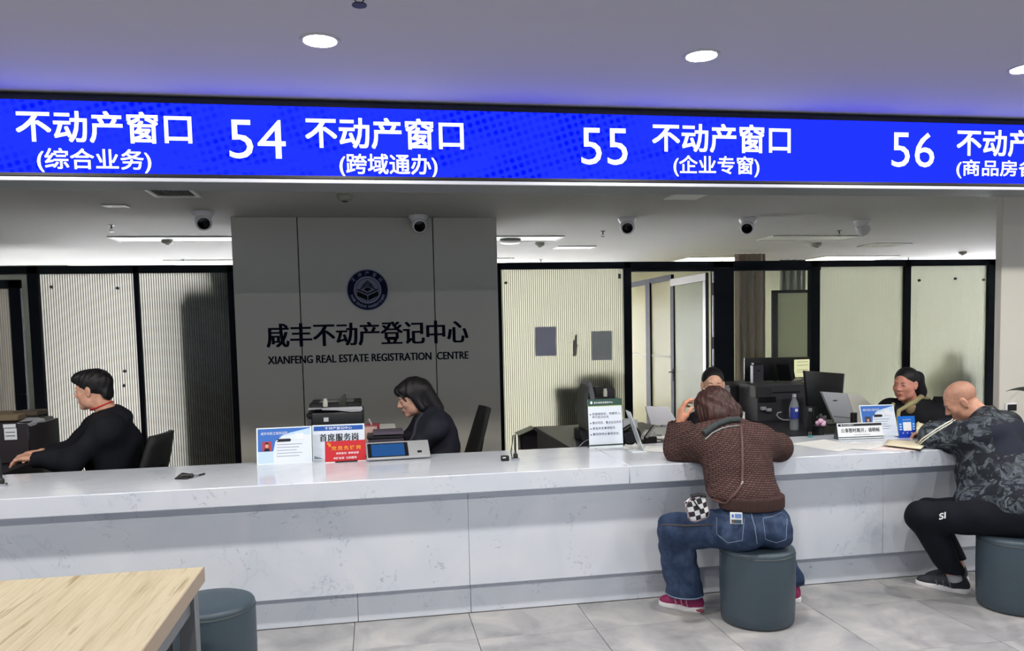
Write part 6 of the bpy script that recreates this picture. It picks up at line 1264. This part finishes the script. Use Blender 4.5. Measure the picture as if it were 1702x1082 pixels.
pel = V((PF2[0]+.02, PF2[1]+.02, .50)); t = person('bald man in a camouflage jacket leaning on the counter end', (pel.x, pel.y, 0))
J = dict(neck=P_(1640, 702, 4.13), chest=P_(1652, 756, 3.98), pelvis=pel, fwd=V((-.8, .6, 0)),
         shL=P_(1632, 728, 3.94), shR=P_(1668, 712, 4.26), elL=P_(1556, 744, 4.18), elR=P_(1618, 742, 4.5), wrL=P_(1552, 732, 4.46), wrR=P_(1570, 728, 4.60),
         hipL=pel+V((-.02, -.09, -.0)), hipR=pel+V((-.02, .10, -.0)), knL=P_(1533, 859, 3.88), knR=P_(1545, 852, 4.06), anL=P_(1583, 950, 3.86), anR=V((P_(1592, 945, 4.1).x, 4.10, .10)))
J['elL'].z = max(J['elL'].z, ZK+.052); J['wrL'].z = ZK+.045; J['elR'].z = ZK+.055; J['wrR'].z = ZK+.045
WM[t.name] = Matrix.Translation(V((pel.x, pel.y, 0)))
hl = head_local(False, 1.06)
hands = [hand_sdf(J['wrL'], (-.5, .8, 0), (0, 0, -1), (.7, .4, 0), curl=(.5, .6, .4)), hand_sdf(J['wrR'], (-.9, .2, 0), (0, 0, -1), (-.2, -.9, 0), curl=(.5, .6, .4))]
bo, bf = body(t, J, hc, hR, hl, hands, mSk6, neck_r=.060); head_parts(t, hc, hR, hl, bo)
stub = f_and(f_ell((0, -.0165, .0415), (.0745, .0925, .0805)), lambda P: -(P[:, 2]-.9*P[:, 1]-.004), .006)
sdf_obj('stubble', f_local(stub, hc, hR), Vector(hc)-V((.15, .15, .15)), Vector(hc)+V((.15, .15, .16)), .004, skin('shaved_scalp', (178, 138, 118)), t)
jk0 = torso_bulk(J, .045, [f_ell(P_(1650, 790, 3.93), (.20, .19, .22), basis((0, .1, 1), (-.8, .6, 0))), f_ell(P_(1652, 836, 3.82), (.215, .20, .12), basis((0, 0, 1), (-.8, .6, 0))), f_ell(P_(1662, 728, 4.06), (.17, .17, .14))], s=1.06)
sl = f_uni([f_cap(J['shL'], J['elL'], .086, .068), f_cap(J['elL'], J['wrL'], .064, .048), f_cap(J['shR'], J['elR'], .085, .068), f_cap(J['elR'], J['wrR'], .062, .048)], .03)
jk = wrinkle(f_uni([jk0, sl], .035), .009, 15, 41)
hemz = atY(1640, 858, 3.62).z
jk = f_and(jk, f_plane((pel.x, pel.y, hemz), (0, 0, -1)), .02); upn = (Vector(hc)+Matrix(hR) @ V((0, -.03, -.06))-J['neck']).normalized(); jk = f_sub(jk, f_cap(J['neck']+upn*.05, J['neck']+upn*.3, .066, .1), .01)
jk = f_sub(jk, lambda P: np.maximum(np.maximum(P[:, 2]-(ZK+.001), 4.098-P[:, 1]), (ZK-.12)-P[:, 2]), .004)
lo, hi = bbox({k: J[k] for k in ('neck', 'chest', 'pelvis', 'shL', 'shR', 'elL', 'elR', 'wrL', 'wrR')}, [], .27)
zA, zB = atY(1660, 757, 3.75).z, atY(1660, 706, 3.85).z; o = sdf_obj('jacket', jk, lo, hi, .0065, camo(zA, zB, atY(1634, 730, 3.9).x), t)
# the shader reads object coordinates: shift the band to this object's own frame
for nd in o.data.materials[0].node_tree.nodes:
    if nd.type == 'MAP_RANGE' and abs(nd.inputs[1].default_value-atY(1634, 730, 3.9).x) < 1e-4: nd.inputs[1].default_value -= pel.x; nd.inputs[2].default_value -= pel.x
mPip = mat('piping_white', (228, 228, 214), .5); mPipD = mat('piping_edge', (30, 32, 26), .6)
pp = dense([(1600, 684), (1592, 690), (1578, 700), (1564, 708), (1548, 718), (1534, 728), (1525, 737)], 4)
b = MB(); b.tube([to_cam(jk, u, v+1.5, 4.1, .002) for u, v in pp], .0045, 6); b.build('sleeve_piping', mPip, o)
b = MB(); b.tube([to_cam(jk, u+1, v+5, 4.1, .002) for u, v in pp], .0035, 6); b.build('sleeve_piping', mPip, o)
colc = J['neck']+upn*.045; Bc = basis(upn, (-.8, .4, .2)); b = MB(); b.tube([colc+Matrix(Bc) @ V((.076*math.cos(a), .076*math.sin(a), 0)) for a in [k*math.tau/24 for k in range(24)]], .020, 8, closed=True); b.build('collar', mat('collar_olive', (46, 46, 38), .8), t)
pn = f_uni([f_cap(J['hipL'], J['knL'], .108, .082), f_cap(J['knL'], J['anL'], .084, .060), f_cap(J['hipR'], J['knR'], .105, .078), f_cap(J['knR'], J['anR'], .078, .056), f_ell(pel, (.19, .17, .12))], .03)
pn = wrinkle(pn, .005, 18, 51); pn = f_and(pn, f_plane((0, 0, J['anL'].z-.005), (0, 0, -1)), .006); pn = f_sub(pn, f_and(f_cap((PF2[0], PF2[1], -.2), (PF2[0], PF2[1], .16), .20), f_plane((0, 0, .403), (0, 0, 1)), .004), .004)
lo, hi = bbox({k: J[k] for k in ('pelvis', 'hipL', 'hipR', 'knL', 'knR', 'anL', 'anR')}, [], .2); po = sdf_obj('trousers', pn, lo, hi, .007, mPant, t)
l0, l1 = to_cam(pn, 1553, 862, 3.7, .003), to_cam(pn, 1571, 861, 3.7, .003); yy = min(l0.y, l1.y)-.004; l0.y = l1.y = yy; lettering('SI', l0, l1, l0+V((0, 0, .036)), mWht, po, off=.03, depth=.001)
cuff = J['anL']; MB().tube([cuff+V((.0, 0, .012)), cuff+V((.02, 0, -.05))], [.040, .036], 14).build('sock', mat('sock_grey', (150, 152, 154), .9), t)
h_, t_ = atZ(1618, 990, 0), atZ(1528, 972, 0); mSn = mat('sneaker_dark', (40, 44, 52), .7)
shoe(t, V((h_.x, h_.y+.03, 0)), V((t_.x, t_.y+.03, 0)), mSn, mSol, w=.046, h=.085, mL=mat('lace_grey', (60, 62, 68), .8), mA=mat('stripe_grey', (96, 104, 112), .6))
ar = J['anR']; shoe(t, V((ar.x+.06, ar.y, 0)), V((ar.x-.2, ar.y+.03, 0)), mSn, mSol, w=.046)
